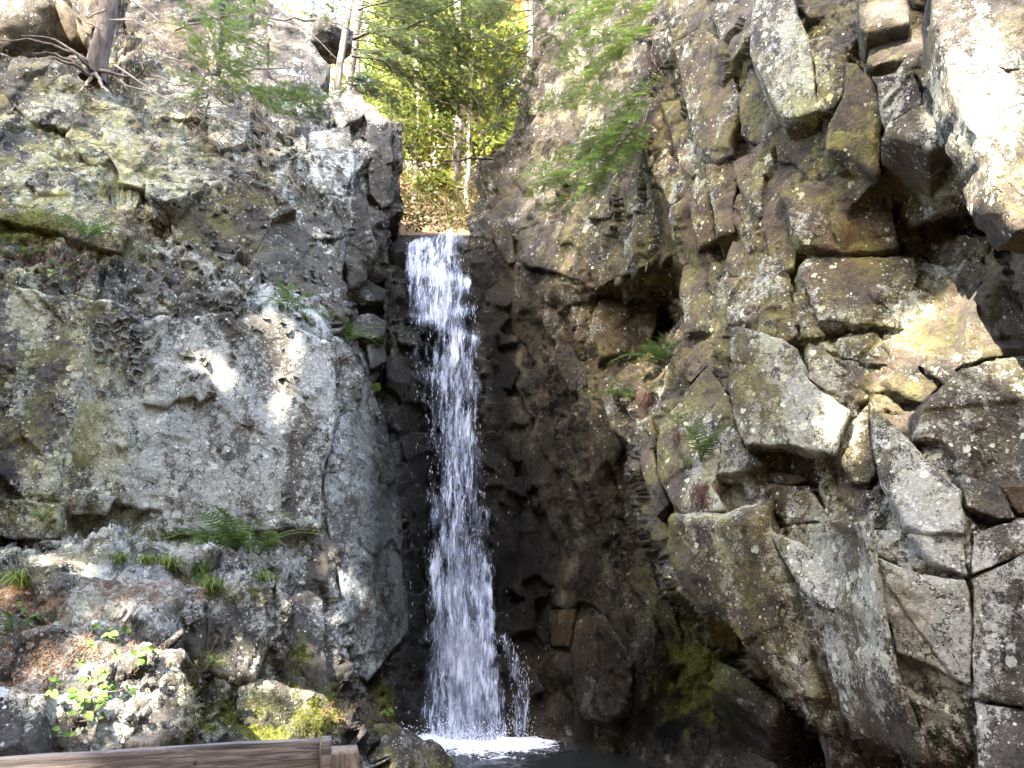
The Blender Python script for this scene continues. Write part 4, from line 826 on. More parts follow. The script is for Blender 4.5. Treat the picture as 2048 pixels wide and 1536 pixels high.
for k, (a, b) in enumerate(TX):
    m = C[own == k]; sz = SZ[own == k]
    if len(m) < 50: continue
    e = empty('canopy_tree', (a, b, .3 + 1.15 * min(10, max(0, abs(a + .3) - 4.6)) + .95 * min(12, max(0, -5 - b))), 'tall leafy tree standing behind the viewpoint', 'tree', 'tall trees behind the viewpoint')
    zb = e.location.z; top = m[:, 2].max() - zb
    q = wobble((0, 0, 0), (0.2, .1, top - 1.2), 9, .05); V, F = tube(q, np.linspace(.26, .07, 9), 8); obj('trunk', mesh('trunk', V, F, BARK, smooth=True), e)
    parts = []
    for j in range(9):
        tip = m[random.randrange(len(m))] - np.array([a, b, zb]); t_ = min(.95, max(.3, (tip[2] - 2) / (top))); bs = np.array([np.interp(t_, np.linspace(0, 1, 9), q[:, i]) for i in range(3)])
        V, F = tube(wobble(bs, tip, 6, .05), np.linspace(.06, .012, 6), 5); obj('limb', mesh('limb', V, F, BARK, smooth=True), e)
    V, F, tn = leaves(m - np.array([a, b, zb]), sz * rng.uniform(.7, 1.2, len(m))); obj('crown', mesh('crown', V, F, LEAFG, attrs={'tone': tn}), e)
# ================================================================ PLANTS ON THE ROCKS
hits_ready()
def hp(px, py, lift=0.0, dflt=9.0):
    l, n, o = hit(px, py)
    if l is None: return P3(px, py, dflt), Vector((0, -1, 0))
    return l + n * lift, n

# ---- hemlock sprays
def spray_parts(pts, rad0, rr, dens=1.0, spread=.42, needle=.024, droop=.12):
    """one flat spray along a stem polyline: (stem tubes), needle centres/dirs"""
    pts = np.array(pts, float); seg = np.linalg.norm(np.diff(pts, axis=0), axis=1); s = np.concatenate([[0], np.cumsum(seg)]); L = s[-1]
    stems = [tube(pts, np.linspace(rad0, .0018, len(pts)), 4)]
    base, dirs = [], []
    n = int(L / .045 * dens); f = lambda t: np.array([np.interp(t * L, s, pts[:, k]) for k in range(3)])
    for k in range(n):
        t = .12 + .88 * (k + rr.random() * .5) / max(n, 1); p = f(min(t, 1)); d = f(min(t + .03, 1.0)) - f(t - .03); d /= np.linalg.norm(d) + 1e-9
        side = np.cross(d, [0, 0, 1.]); side /= np.linalg.norm(side) + 1e-9; sg = 1 if k % 2 else -1
        l = spread * L * (1.0 - .72 * t) * rr.uniform(.55, 1.1)
        if l < .03: l = .03
        dv = d * .75 + side * sg * .85 + np.array([0, 0, rr.gauss(-.05, .10)]); dv /= np.linalg.norm(dv)
        m = max(3, int(l / .06)); tt = np.linspace(0, 1, m)[:, None]
        q = p + dv * l * tt + np.array([0, 0, -droop * l]) * tt ** 2
        stems.append(tube(q[:: max(1, m // 3)] if m > 6 else q, .0016, 3))
        # sub-twigs
        for j in range(int(l / .05)):
            u = rr.uniform(.15, 1); b = p + dv * l * u + np.array([0, 0, -droop * l * u * u]); s2 = np.cross(dv, [0, 0, 1.]); s2 /= np.linalg.norm(s2) + 1e-9
            d2 = dv * .7 + s2 * (1 if j % 2 else -1) * .8 + np.array([0, 0, rr.gauss(-.08, .08)]); d2 /= np.linalg.norm(d2); l2 = min(.13, l * .45 * (1.1 - u) + .02)
            for w in np.arange(0, l2, .011): base.append(b + d2 * w); dirs.append(d2)
        for w in np.arange(0, l, .011): base.append(p + dv * w + np.array([0, 0, -droop * l * (w / l) ** 2])); dirs.append(dv)
    return stems, np.array(base).reshape(-1, 3), np.array(dirs).reshape(-1, 3)
def needles(B, D, ln, r):
    B = np.repeat(B, 2, 0); D = np.repeat(D, 2, 0); n = len(B); sg = np.tile([1., -1.], n // 2)[:, None]
    s = np.cross(D, np.array([[0, 0, 1.]])); s /= np.linalg.norm(s, axis=1)[:, None] + 1e-9
    v = D * .55 + s * sg + r.normal(0, .22, (n, 3)); v /= np.linalg.norm(v, axis=1)[:, None]
    w = np.cross(v, np.array([[0, 0, 1.]]) + r.normal(0, .3, (n, 3))); w /= np.linalg.norm(w, axis=1)[:, None] + 1e-9
    l = ln * r.uniform(.7, 1.2, n)[:, None]; hw = .0034
    V = np.stack([B - w * hw, B + v * l * .6 - w * hw * 1.1, B + v * l, B + w * hw], 1).reshape(-1, 3)
    return V, np.arange(4 * n).reshape(n, 4)
def hemlock(label, root, stems, mat, barkm=TWIG, group=None, needle=.024, name='hemlock_branch', cat='branch', tone=(.2, .9), dens=1.0, spread=.42):
    """stems: list of (pixel polyline with depth, radius)"""
    rr = random.Random(len(label) * 7 + len(stems)); r = np.random.default_rng(len(label) * 13)
    e = empty(name, root, label, cat, group); o = -np.array(root)
    for st, rad in stems:
        p = np.array([P3(*q) for q in st]); m = 7
        s = np.linspace(0, len(p) - 1, m); q = np.stack([np.interp(s, range(len(p)), p[:, k]) for k in range(3)], -1); q[1:-1] += r.normal(0, .012, (m - 2, 3))
        tb, B, D = spray_parts(q, rad, rr, dens, spread)
        V, F = merge(tb); stem = obj('twig', mesh('twig', V + o, F, barkm), e)
        V, F = needles(B, D, needle, r)
        nt = len(V) // 4; tn = np.repeat(np.clip(r.uniform(tone[0], tone[1]) + r.normal(0, .16, nt), 0, 1), 4)
        ob = obj('needles', mesh('needles', V + o, F, mat, attrs={'tone': tn}), stem); ob['kind'] = 'stuff'
    return e
def Z(px, py, d=8.3): return (px, py, d)
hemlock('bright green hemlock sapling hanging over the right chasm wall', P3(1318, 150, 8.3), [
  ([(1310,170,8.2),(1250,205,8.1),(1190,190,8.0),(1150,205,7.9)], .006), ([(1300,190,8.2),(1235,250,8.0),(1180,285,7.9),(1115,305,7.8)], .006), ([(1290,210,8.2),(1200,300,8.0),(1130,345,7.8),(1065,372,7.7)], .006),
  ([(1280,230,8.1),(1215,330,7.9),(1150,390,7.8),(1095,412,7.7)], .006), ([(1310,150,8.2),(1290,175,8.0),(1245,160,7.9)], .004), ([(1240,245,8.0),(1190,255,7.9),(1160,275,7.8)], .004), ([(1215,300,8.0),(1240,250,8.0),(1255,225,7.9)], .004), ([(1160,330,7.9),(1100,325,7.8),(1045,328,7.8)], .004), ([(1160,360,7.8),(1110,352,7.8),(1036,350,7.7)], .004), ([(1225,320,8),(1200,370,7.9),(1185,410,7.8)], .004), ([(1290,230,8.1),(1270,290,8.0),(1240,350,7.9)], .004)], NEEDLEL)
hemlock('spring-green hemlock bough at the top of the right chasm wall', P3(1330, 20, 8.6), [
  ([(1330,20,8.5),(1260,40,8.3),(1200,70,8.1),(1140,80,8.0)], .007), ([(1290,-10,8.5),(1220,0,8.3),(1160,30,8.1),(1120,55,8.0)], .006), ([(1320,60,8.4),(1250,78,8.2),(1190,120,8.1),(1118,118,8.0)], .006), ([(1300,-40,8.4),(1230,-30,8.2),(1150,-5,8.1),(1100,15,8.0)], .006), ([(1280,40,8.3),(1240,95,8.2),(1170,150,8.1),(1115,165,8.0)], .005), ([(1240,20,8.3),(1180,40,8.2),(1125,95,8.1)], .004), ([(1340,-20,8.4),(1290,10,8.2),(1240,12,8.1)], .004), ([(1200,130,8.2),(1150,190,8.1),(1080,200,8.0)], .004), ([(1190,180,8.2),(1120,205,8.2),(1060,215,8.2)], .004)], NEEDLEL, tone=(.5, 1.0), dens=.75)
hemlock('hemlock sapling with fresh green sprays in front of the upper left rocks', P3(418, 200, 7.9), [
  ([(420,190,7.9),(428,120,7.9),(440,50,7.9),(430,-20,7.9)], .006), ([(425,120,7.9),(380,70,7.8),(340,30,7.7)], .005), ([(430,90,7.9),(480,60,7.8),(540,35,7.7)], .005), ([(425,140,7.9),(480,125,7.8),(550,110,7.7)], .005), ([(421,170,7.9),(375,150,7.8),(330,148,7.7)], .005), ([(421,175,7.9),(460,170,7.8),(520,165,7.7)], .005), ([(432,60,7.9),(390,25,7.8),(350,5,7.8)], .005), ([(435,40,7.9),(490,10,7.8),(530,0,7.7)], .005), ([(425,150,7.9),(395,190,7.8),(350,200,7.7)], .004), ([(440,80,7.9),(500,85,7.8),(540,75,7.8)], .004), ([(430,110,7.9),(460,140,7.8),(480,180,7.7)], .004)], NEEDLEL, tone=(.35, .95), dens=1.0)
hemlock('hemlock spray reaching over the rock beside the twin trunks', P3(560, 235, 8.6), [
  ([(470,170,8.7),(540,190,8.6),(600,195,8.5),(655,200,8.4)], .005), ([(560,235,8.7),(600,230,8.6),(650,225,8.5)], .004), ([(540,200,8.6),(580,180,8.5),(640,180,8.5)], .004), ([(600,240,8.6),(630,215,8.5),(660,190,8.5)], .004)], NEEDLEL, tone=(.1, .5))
hemlock('blue-green hemlock spray on the left lip of the chasm', P3(690, 160, 10.2), [
  ([(680,165,10.2),(720,160,10.1),(770,165,10.0)], .005), ([(690,150,10.2),(740,175,10.1),(795,195,10.0)], .005), ([(700,160,10.2),(680,185,10.1),(660,190,10.0)], .004), ([(700,170,10.2),(735,190,10.1),(760,185,10.1)], .004)], NEEDLE, tone=(.3, .9), needle=.03)

# ---- hemlocks above the chasm
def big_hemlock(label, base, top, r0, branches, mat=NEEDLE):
    b = np.array(P3(*base)); e = empty('hemlock_tree', b, label, 'tree'); rr = random.Random(int(base[0])); r = np.random.default_rng(int(base[0]))
    q = wobble((0, 0, 0), np.array(P3(*top)) - b, 9, .02, r=rr); q[0, 2] -= .25
    V, F = tube(q, np.linspace(r0, r0 * .6, 9), 9); obj('trunk', mesh('trunk', V, F, BARKG, smooth=True), e)
    for st, rad, dens, spread in branches:
        p = np.array([P3(*x) for x in st]); s = np.linspace(0, len(p) - 1, 8); qq = np.stack([np.interp(s, range(len(p)), p[:, k]) for k in range(3)], -1); qq[1:-1] += r.normal(0, .02, (6, 3))
        tb, B, D = spray_parts(qq, rad, rr, dens, spread, droop=.25)
        V, F = merge(tb); br = obj('branch', mesh('branch', V - b, F, DTWIG), e)
        if len(B):
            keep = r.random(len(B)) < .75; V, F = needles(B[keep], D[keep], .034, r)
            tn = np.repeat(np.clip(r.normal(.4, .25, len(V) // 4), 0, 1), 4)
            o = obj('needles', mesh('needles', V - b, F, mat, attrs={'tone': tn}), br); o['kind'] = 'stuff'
B1 = []
rr = random.Random(5)
for (x0, y0, x1, y1, x2, y2) in [(704,70,760,62,830,48),(712,10,800,5,900,-25),(716,40,790,20,880,10),(705,100,780,110,850,150),(706,110,800,150,870,190),(708,80,800,95,900,110),(715,20,820,40,930,60),(720,-20,830,-10,960,30),(712,60,850,75,960,120),(700,125,770,170,830,215),(716,0,860,20,1000,70),(725,-60,870,-40,1010,0),(725,-50,800,-30,870,30),(705,95,840,130,950,190),(715,30,790,60,850,95)]:
    B1.append(([(x0, y0, 11.6), (x1, y1 + 4, 11.4 + rr.uniform(-.5, .6)), (x2, y2 + 12, 11.3 + rr.uniform(-.9, 1.2))], .012, .52, .36))
big_hemlock('slender grey hemlock, right one of the twin trunks on the chasm rim', (696, 178, 11.7), (742, -120, 11.9), .06, B1)
big_hemlock('slender grey hemlock, left one of the twin trunks on the chasm rim', (674, 172, 11.9), (718, -120, 12.1), .068, [([(700,60,11.9),(660,40,11.7),(600,25,11.5)], .012, .5, .35), ([(705,20,11.9),(650,0,11.7),(590,-15,11.5)], .012, .5, .35), ([(700,40,11.9),(640,10,11.9),(560,8,11.7)], .012, .5, .3)])
B2 = []
for (x0, y0, x1, y1, x2, y2) in [(1062,30,1000,55,930,90),(1062,60,1000,100,940,150),(1064,0,980,10,900,40),(1060,100,1010,150,960,210),(1062,80,1030,130,1000,190),(1064,-20,1000,-5,930,10),(1060,140,1020,200,980,250),(1066,40,1100,70,1140,120),(1066,0,1120,20,1170,60),(1062,120,1010,170,950,180),(1060,150,1030,190,1000,260)]:
    B2.append(([(x0, y0, 12.0), (x1, y1, 11.8 + rr.uniform(-.5, .4)), (x2, y2 + 8, 11.6 + rr.uniform(-.7, .6))], .010, .5, .38))
big_hemlock('dark thin hemlock standing on the right rim of the chasm', (1061, 160, 12.2), (1066, -140, 12.3), .06, B2)

# ---- bare shrub rooted on the right lip
def bare(name, label, cat, root, lines, mat, child='stem', rad=.014, n=7, jit=.015):
    e = empty(name, P3(*root), label, cat); o = -np.array(e.location); r = np.random.default_rng(len(label))
    for ln, k in lines:
        p = np.array([P3(*x) for x in ln]); s = np.linspace(0, len(p) - 1, n * max(1, len(p) // 3)); q = np.stack([np.interp(s, range(len(p)), p[:, i]) for i in range(3)], -1); q[1:-1] += r.normal(0, jit, (len(q) - 2, 3))
        V, F = tube(q, np.linspace(rad * k, rad * k * .3, len(q)), 6); obj(child, mesh(child, V + o, F, mat, smooth=True), e)
    return e
bare('bare_shrub', 'bare dark-stemmed shrub leaning out from the right lip of the chasm', 'shrub', (985,318,11.4), [
 ([(985,318,11.4),(940,316,11.2),(900,322,11.0),(868,318,10.9)], 1.6), ([(955,316,11.3),(945,300,11.2),(940,262,11.2),(938,225,11.3)], 1.3), ([(970,316,11.3),(968,280,11.3),(958,240,11.3),(955,200,11.3)], 1.4), ([(915,320,11.1),(905,290,11.1),(880,262,11.1),(865,255,11.1)], 1.0), ([(968,290,11.3),(990,262,11.4),(998,230,11.4),(1000,190,11.4)], .9), ([(1020,262,11.5),(985,250,11.4),(960,215,11.3),(945,190,11.3)], 1.1), ([(958,240,11.3),(940,215,11.3),(900,205,11.3)], .7), ([(945,300,11.2),(920,270,11.2),(900,262,11.2)], .6), ([(895,322,11),(860,335,10.9),(835,330,10.9)], .8), ([(998,230,11.4),(1010,205,11.4),(1008,170,11.4)], .6), ([(975,322,11.3),(955,340,11.2),(935,365,11.2)], .8), ([(800,235,10.8),(820,275,10.8),(838,320,10.8),(850,345,10.8)], .8)], DTWIG)
bare('bare_branch', 'long bare hemlock branch with dead twigs against the right chasm wall', 'branch', (1330,60,8.3), [
 ([(1330,60,8.3),(1310,70,8.2),(1255,78,8.1),(1235,66,8.0),(1215,35,8.0),(1205,20,8.0)], 1.0), ([(1310,130,8.3),(1305,90,8.3),(1308,40,8.3)], 1.3), ([(1260,75,8.1),(1200,100,8.0),(1160,118,8.0)], .6), ([(1295,190,8.2),(1270,235,8.1),(1240,300,8.0),(1210,370,7.9)], .7), ([(1300,200,8.2),(1290,240,8.1),(1265,300,8.0),(1250,350,8.0)], .7), ([(1285,200,8.2),(1230,240,8.1),(1185,285,8.0)], .7), ([(1300,185,8.2),(1320,190,8.2),(1330,205,8.2)], .6), ([(1085,20,10),(1080,10,10),(1050,8,10),(1000,0,10)], .8), ([(1085,20,10),(1060,40,10),(1010,60,10)], .6), ([(1085,20,10),(1120,0,10),(1150,-10,10)], .8)], TWIG, rad=.011)

bare('hemlock_limb', 'dark arching hemlock limbs sweeping across the gap from the twin trunks', 'branch', (705, 75, 11.5), [
 ([(705,78,11.5),(735,66,11.4),(775,60,11.3),(830,50,11.2),(885,22,11.1),(935,-12,11.0)], 2.2), ([(704,112,11.5),(760,118,11.4),(830,160,11.3),(880,200,11.2),(925,212,11.2),(950,240,11.2)], 1.5), ([(708,98,11.5),(780,100,11.4),(850,120,11.3),(930,175,11.2),(975,225,11.2)], 1.1), ([(712,40,11.5),(780,55,11.4),(860,90,11.3),(950,110,11.2)], 1.0), ([(705,150,11.5),(770,205,11.4),(800,260,11.2),(830,320,11.1)], 1.0), ([(715,20,11.5),(790,-5,11.4),(850,-20,11.3)], 1.3), ([(770,60,11.3),(800,85,11.2),(850,110,11.2)], .8), ([(830,50,11.2),(870,60,11.2),(930,70,11.1)], .8), ([(1062,60,11.9),(1010,80,11.8),(950,130,11.7),(905,180,11.6)], 1.1), ([(1062,90,11.9),(1030,120,11.8),(1005,180,11.7)], .9), ([(1063,20,11.9),(1000,30,11.8),(940,70,11.7)], .9)], DTWIG, rad=.014)
# ---- leaning tree with roots, and dead twigs on the upper left
e = empty('leaning_tree', P3(195, 135, 8.9), 'brown leaning trunk with exposed roots on the upper left rim', 'tree'); o = -np.array(e.location)
q = np.array([P3(185, 160, 8.9), P3(193, 130, 8.9), P3(203, 90, 8.85), P3(212, 50, 8.85), P3(218, 0, 8.85), P3(222, -60, 8.9), P3(225, -160, 9.0)])
V, F = tube(q, [.17, .135, .118, .112, .11, .105, .10], 12); obj('trunk', mesh('trunk', V + o, F, BARK, smooth=True), e)
for ln in [[(190,140,8.85),(160,110,8.7),(120,95,8.7),(60,78,8.7),(0,82,8.7)], [(190,145,8.8),(165,120,8.6),(110,75,8.6),(40,70,8.6)], [(188,150,8.8),(170,170,8.7),(150,190,8.6)], [(196,150,8.8),(205,175,8.7),(212,180,8.6)], [(180,145,8.8),(140,120,8.7),(100,105,8.7),(70,110,8.6)], [(200,140,8.8),(240,150,8.7),(270,155,8.7),(310,125,8.6)], [(185,155,8.8),(150,130,8.6),(110,120,8.6),(85,140,8.5)]]:
    p = np.array([P3(*x) for x in ln]); s = np.linspace(0, len(p) - 1, 10); qq = np.stack([np.interp(s, range(len(p)), p[:, k]) for k in range(3)], -1) + rng.normal(0, .012, (10, 3))
    V, F = tube(qq, np.linspace(.028, .007, 10), 6); obj('root', mesh('root', V + o, F, BARK if len(ln) > 3 else TWIG, smooth=True), e)
rr = random.Random(21)
tw = [[(220,40,8.6),(260,35,8.4),(300,60,8.3),(360,100,8.2),(410,150,8.1)], [(410,150,8.1),(395,190,8.0),(370,230,7.9),(362,255,7.9)], [(230,130,8.6),(290,175,8.4),(350,205,8.3),(430,235,8.2),(520,262,8.1)], [(240,160,8.5),(300,190,8.4),(330,230,8.3)], [(260,0,8.6),(330,45,8.4),(400,75,8.3)], [(420,30,8.3),(480,75,8.3),(560,110,8.4)], [(415,190,8.0),(400,200,8.0),(375,245,8.0)], [(418,200,8.0),(410,230,8.0),(380,290,8.0)], [(560,20,9.5),(620,70,9.3),(690,130,9.2)], [(430,190,8.1),(490,240,8.2),(560,250,8.3)], [(500,250,8.2),(550,275,8.3),(600,320,8.4)], [(300,150,8.4),(360,170,8.3),(450,180,8.3)], [(210,20,8.7),(170,35,8.6),(140,0,8.6)], [(205,60,8.7),(170,45,8.6),(130,5,8.6)], [(350,60,8.3),(400,40,8.3),(500,25,8.4)], [(330,115,8.4),(390,125,8.3),(440,105,8.3)], [(440,240,8.2),(480,280,8.2),(560,330,8.3),(620,400,8.5)], [(380,220,8.1),(440,265,8.1),(500,320,8.3)], [(630,40,9.4),(560,40,9.3),(500,20,9.2)], [(440,110,8.3),(520,140,8.4),(600,135,8.5)]]
for k, ln in enumerate(tw):
    pass
bare('dead_branch', 'tangle of pale dead branches spreading from the leaning trunk over the left slope', 'branch', (222, 40, 8.6), [(l, rr.uniform(.5, 1.1)) for l in tw], TWIG, child='twig', rad=.017, n=8, jit=.012)
# fine dead twigs
parts = []
for k in range(520):
    x = rr.gauss(400, 160); y = rr.gauss(190, 90)
    if not (60 < x < 760 and 0 < y < 430): continue
    l, n, ob = hit(x, y)
    if l is None: continue
    a = rr.uniform(-.4, 1.1); L = rr.uniform(.12, .5); p0 = np.array(l + n * .05); p1 = p0 + np.array([math.cos(a) * L, rr.uniform(-.15, .05), -math.sin(a) * L])
    parts.append(tube(wobble(p0, p1, 5, .015, r=rr), np.linspace(.006, .0025, 5), 3))
V, F = merge(parts); o_ = obj('dead_twigs', mesh('dead_twigs', V, F, TWIG), kind='stuff'); o_['label'] = 'fine dead twigs littering the upper left slope'; o_['category'] = 'twigs'

# ---- ferns
FERN = leaf_mat('fern_green', [(.06, .095, .025), (.13, .20, .055), (.27, .35, .11)], .35)
def frond_mesh(L, name, seed, droop=.5):
    r = np.random.default_rng(seed); n = 17; t = np.linspace(0, 1, n); P = np.stack([L * t, 0 * t, L * (.55 * t - (.55 + droop) * t * t * .8)], -1)
    V, F = tube(P, np.linspace(.004, .0012, n), 4); parts = [(V, F)]
    for k in range(3, n):
        w = L * .17 * math.sin(min(1, .25 + t[k] * .95) * math.pi) ** .8 + .006
        for sg in (1, -1):
            d = np.array([.35, sg, -.12]); d /= np.linalg.norm(d); b = P[k]; u = np.array([1, 0, .1]); hw = L / n * .36
            m = b + d * w * .55 + np.array([0, 0, r.normal(0, .004)])
            parts.append((np.array([b - u * hw * .5, m - u * hw * .55, b + d * w + u * hw * .3, m + u * hw * .45, b + u * hw * .5]), np.array([[0, 1, 3, 4], [1, 2, 3, 3]])))
    Vs, F4, F3, o = [], [], [], 0
    for V, F in parts:
        for f in np.asarray(F) + o: (F3 if f[2] == f[3] else F4).append(f[:3] if f[2] == f[3] else f)
        Vs.append(V); o += len(V)
    V = np.concatenate(Vs)
    return mesh(name, V, [np.array(F4), np.array(F3)], FERN, attrs={'tone': np.clip(r.normal(.5, .2) + r.normal(0, .12, len(V)), 0, 1)})
FM = [frond_mesh(L, 'frond', k, d) for k, (L, d) in enumerate([(.5, .5), (.42, .6), (.36, .35), (.28, .5), (.2, .4)])]
def fern(px, py, label, size, n, az=(150, 390), dflt=8, el=(10, 60), lift=.02):
    l, nn = hp(px, py, lift, dflt); e = empty('fern', l, label, 'fern', 'ferns on the rock ledges'); rr = random.Random(int(px * 3 + py))
    for k in range(int(n * 1.3)):
        m = FM[rr.randrange(0, 3)] if size > .7 else FM[rr.randrange(2, 5)]
        f = obj('frond', m, e); a = R_(rr.uniform(*az)); s = size * 1.35 * rr.uniform(.75, 1.15)
        f.scale = (s, s, s); f.rotation_euler = (rr.uniform(-.5, .5), -R_(rr.uniform(*el)) * .85, a)
    return e
# azimuth: 180 points left in the picture, 270 towards the viewer, 0 right
fern(1320, 735, 'large fern with long arching fronds on the ledge left of the pale slab', .85, 13, (165, 300), el=(0, 40))
fern(1345, 700, 'fern with upright fronds at the mouth of the dark crevice', .6, 5, (150, 250), el=(10, 50))
fern(1268, 800, 'small bright fern hanging from the ledge below the large fern', .85, 7, (160, 280))
fern(1290, 760, 'fern tuft above the reddish root mat', .6, 6, (180, 330))
fern(1405, 925, 'fern growing from the lichen hump above the dark overhang', .75, 8, (150, 390), el=(20, 85))
fern(1375, 935, 'tiny fern on the lichen hump, left of its neighbour', .5, 5)
fern(1355, 845, 'small pale fern on the lichen hump below the large fern', .45, 5)
fern(470, 1105, 'wide dark green fern on the ledge under the big flat face', 1.1, 16, (170, 375), el=(10, 70))
fern(520, 1115, 'fern at the right end of the ledge under the flat face', .9, 9, (190, 380))
fern(415, 1090, 'fern with pale fronds beside the rounded stone on the ledge', .7, 8, (170, 350))
fern(85, 1045, 'small fern in the crack at the left edge of the flat face', .6, 7)
fern(575, 622, 'bright little fern on the sloping edge above the flat face', .75, 9, (170, 370))
fern(655, 640, 'small dark fern near the right end of the sloping edge', .6, 6)
fern(692, 690, 'dark fern tuft beside the black hollow left of the fall', .85, 11, (190, 370))
fern(175, 480, 'fern with pale fronds hanging from the mossy ledge', .8, 9, (180, 370))
fern(215, 510, 'fern at the right end of the mossy ledge', .6, 7, (200, 380))
fern(60, 520, 'fern below the moss cushion at the left edge', .7, 7, (180, 360))
fern(120, 540, 'small broad fern among the dead needles on the mossy ledge', .5, 6)
fern(425, 1325, 'tiny fern on the mossy rock in the lower middle', .45, 6)
fern(20, 1265, 'fern at the lower left edge of the picture', .6, 6)

# ---- grass tufts
GRASS = leaf_mat('grass_blade', [(.06, .10, .015), (.13, .19, .03), (.30, .30, .09)], .35)
def tuft(px, py, label, n, L, lean=(0, 0), az=None):
    l, nn = hp(px, py, .01, 6); r = np.random.default_rng(int(px + py)); Vs = []; t = np.linspace(0, 1, 6)
    for k in range(n):
        a = r.uniform(0, 6.28); h = L * r.uniform(.5, 1.1); out = r.uniform(.3, 1.0); b = r.normal(0, .035, 3) * np.array([1.4, .6, .3])
        c = b + np.stack([math.cos(a) * out * h * t ** 1.6 * .8 + lean[0] * h * t, math.sin(a) * out * h * t ** 1.6 * .5 - .15 * h * t, h * (t * 1.1 - (.55 + .6 * out) * t * t)], -1)
        w = np.array([-math.sin(a), math.cos(a), 0]) * .0035 * (1 - t[:, None] * .85); w[:, 0] += .0022 * (1 - t)
        Vs.append(np.stack([c - w, c + w], 1))
    V = np.array(Vs).reshape(-1, 3); F = []
    i = np.arange(n * 12).reshape(n, 6, 2); F = np.stack([i[:, :-1, 0], i[:, :-1, 1], i[:, 1:, 1], i[:, 1:, 0]], -1).reshape(-1, 4)
    e = obj('grass_tuft', mesh('grass_tuft', V, F, GRASS, attrs={'tone': np.repeat(r.uniform(0, 1, n), 12)}), None, l, label=label, category='grass', group='grass tufts on the ledges'); return e
tuft(340, 1140, 'long yellow-green grass tuft in the middle of the ledge', 150, .32); tuft(300, 1130, 'grass tuft on the ledge, left of the long yellow one', 90, .24); tuft(235, 1125, 'short grass tuft above the big ledge stone', 80, .22)
tuft(390, 1145, 'grass tuft beside the fern on the ledge', 110, .28); tuft(420, 1185, 'grass tuft hanging over the ledge front with pale dead blades', 150, .36); tuft(525, 1165, 'grass tuft at the right end of the ledge', 100, .26)
tuft(45, 1175, 'dense grass tuft at the left edge of the ledge', 170, .34); tuft(355, 1075, 'few grass blades in the crack under the flat face', 40, .2); tuft(745, 780, 'small grass tuft on top of the blue-grey slab', 50, .2); tuft(610, 640, 'grass tuft on the sloping edge above the flat face', 60, .22)

# ---- broad-leaved seedlings
BROAD = leaf_mat('seedling_leaf', [(.05, .09, .018), (.10, .17, .03), (.20, .27, .06)], .35)
def seedling(px, py, label, n, spread, size):
    l, nn = hp(px, py, .02, 5); e = empty('leafy_seedling', l, label, 'plant', 'leafy seedlings on the lower rocks'); r = np.random.default_rng(int(px * 7 + py))
    for k in range(n):
        tip = np.array([r.normal(0, spread), -abs(r.normal(0, spread * .5)) - .03, r.normal(.02, spread)]); V, F = tube(wobble((0, 0, 0), tip, 4, .008), np.linspace(.003, .0012, 4), 3); st = obj('stem', mesh('stem', V, F, TWIG), e)
        for j in range(3):
            a = r.uniform(0, 6.28); s = size * r.uniform(.6, 1.2); t = np.linspace(0, 1, 6); w = s * .34 * np.sin(np.pi * t ** .8); d = np.array([math.cos(a), -.35, math.sin(a) * .45]); d /= np.linalg.norm(d)
            sd_ = np.cross(d, [0, -.6, .8]); sd_ /= np.linalg.norm(sd_); c = tip + d * s * t[:, None] + np.array([0, -.0, -.25 * s]) * t[:, None] ** 2
            V = np.stack([c - sd_ * w[:, None] + [0, 0, .12 * s], c, c + sd_ * w[:, None] + [0, 0, .12 * s]], 1).reshape(-1, 3); i = np.arange(18).reshape(6, 3)
            F = np.concatenate([np.stack([i[:-1, a_], i[:-1, a_ + 1], i[1:, a_ + 1], i[1:, a_]], -1) for a_ in (0, 1)])
            obj('leaf', mesh('leaf', V, F, BROAD, smooth=True, attrs={'tone': np.full(18, np.clip(r.normal(.55, .25), 0, 1))}), st)
seedling(175, 1395, 'largest leafy seedling, climbing the sunlit rock in the lower left', 16, .15, .06); seedling(150, 1440, 'leafy seedling at the foot of the sunlit rock', 9, .10, .055); seedling(200, 1345, 'leafy seedling high on the sunlit rock', 8, .09, .05)
seedling(245, 1285, 'bright seedling on the shelf above the sunlit rock', 9, .08, .055); seedling(292, 1322, 'fresh green seedling on the sunlit boulder top', 7, .06, .055); seedling(120, 560, 'seedling with broad leaves on the mossy left ledge', 5, .07, .06); seedling(775, 1440, 'small seedling on the mossy boulder by the pool', 6, .06, .05); seedling(75, 1230, 'seedling beside the dense grass tuft', 4, .05, .05)

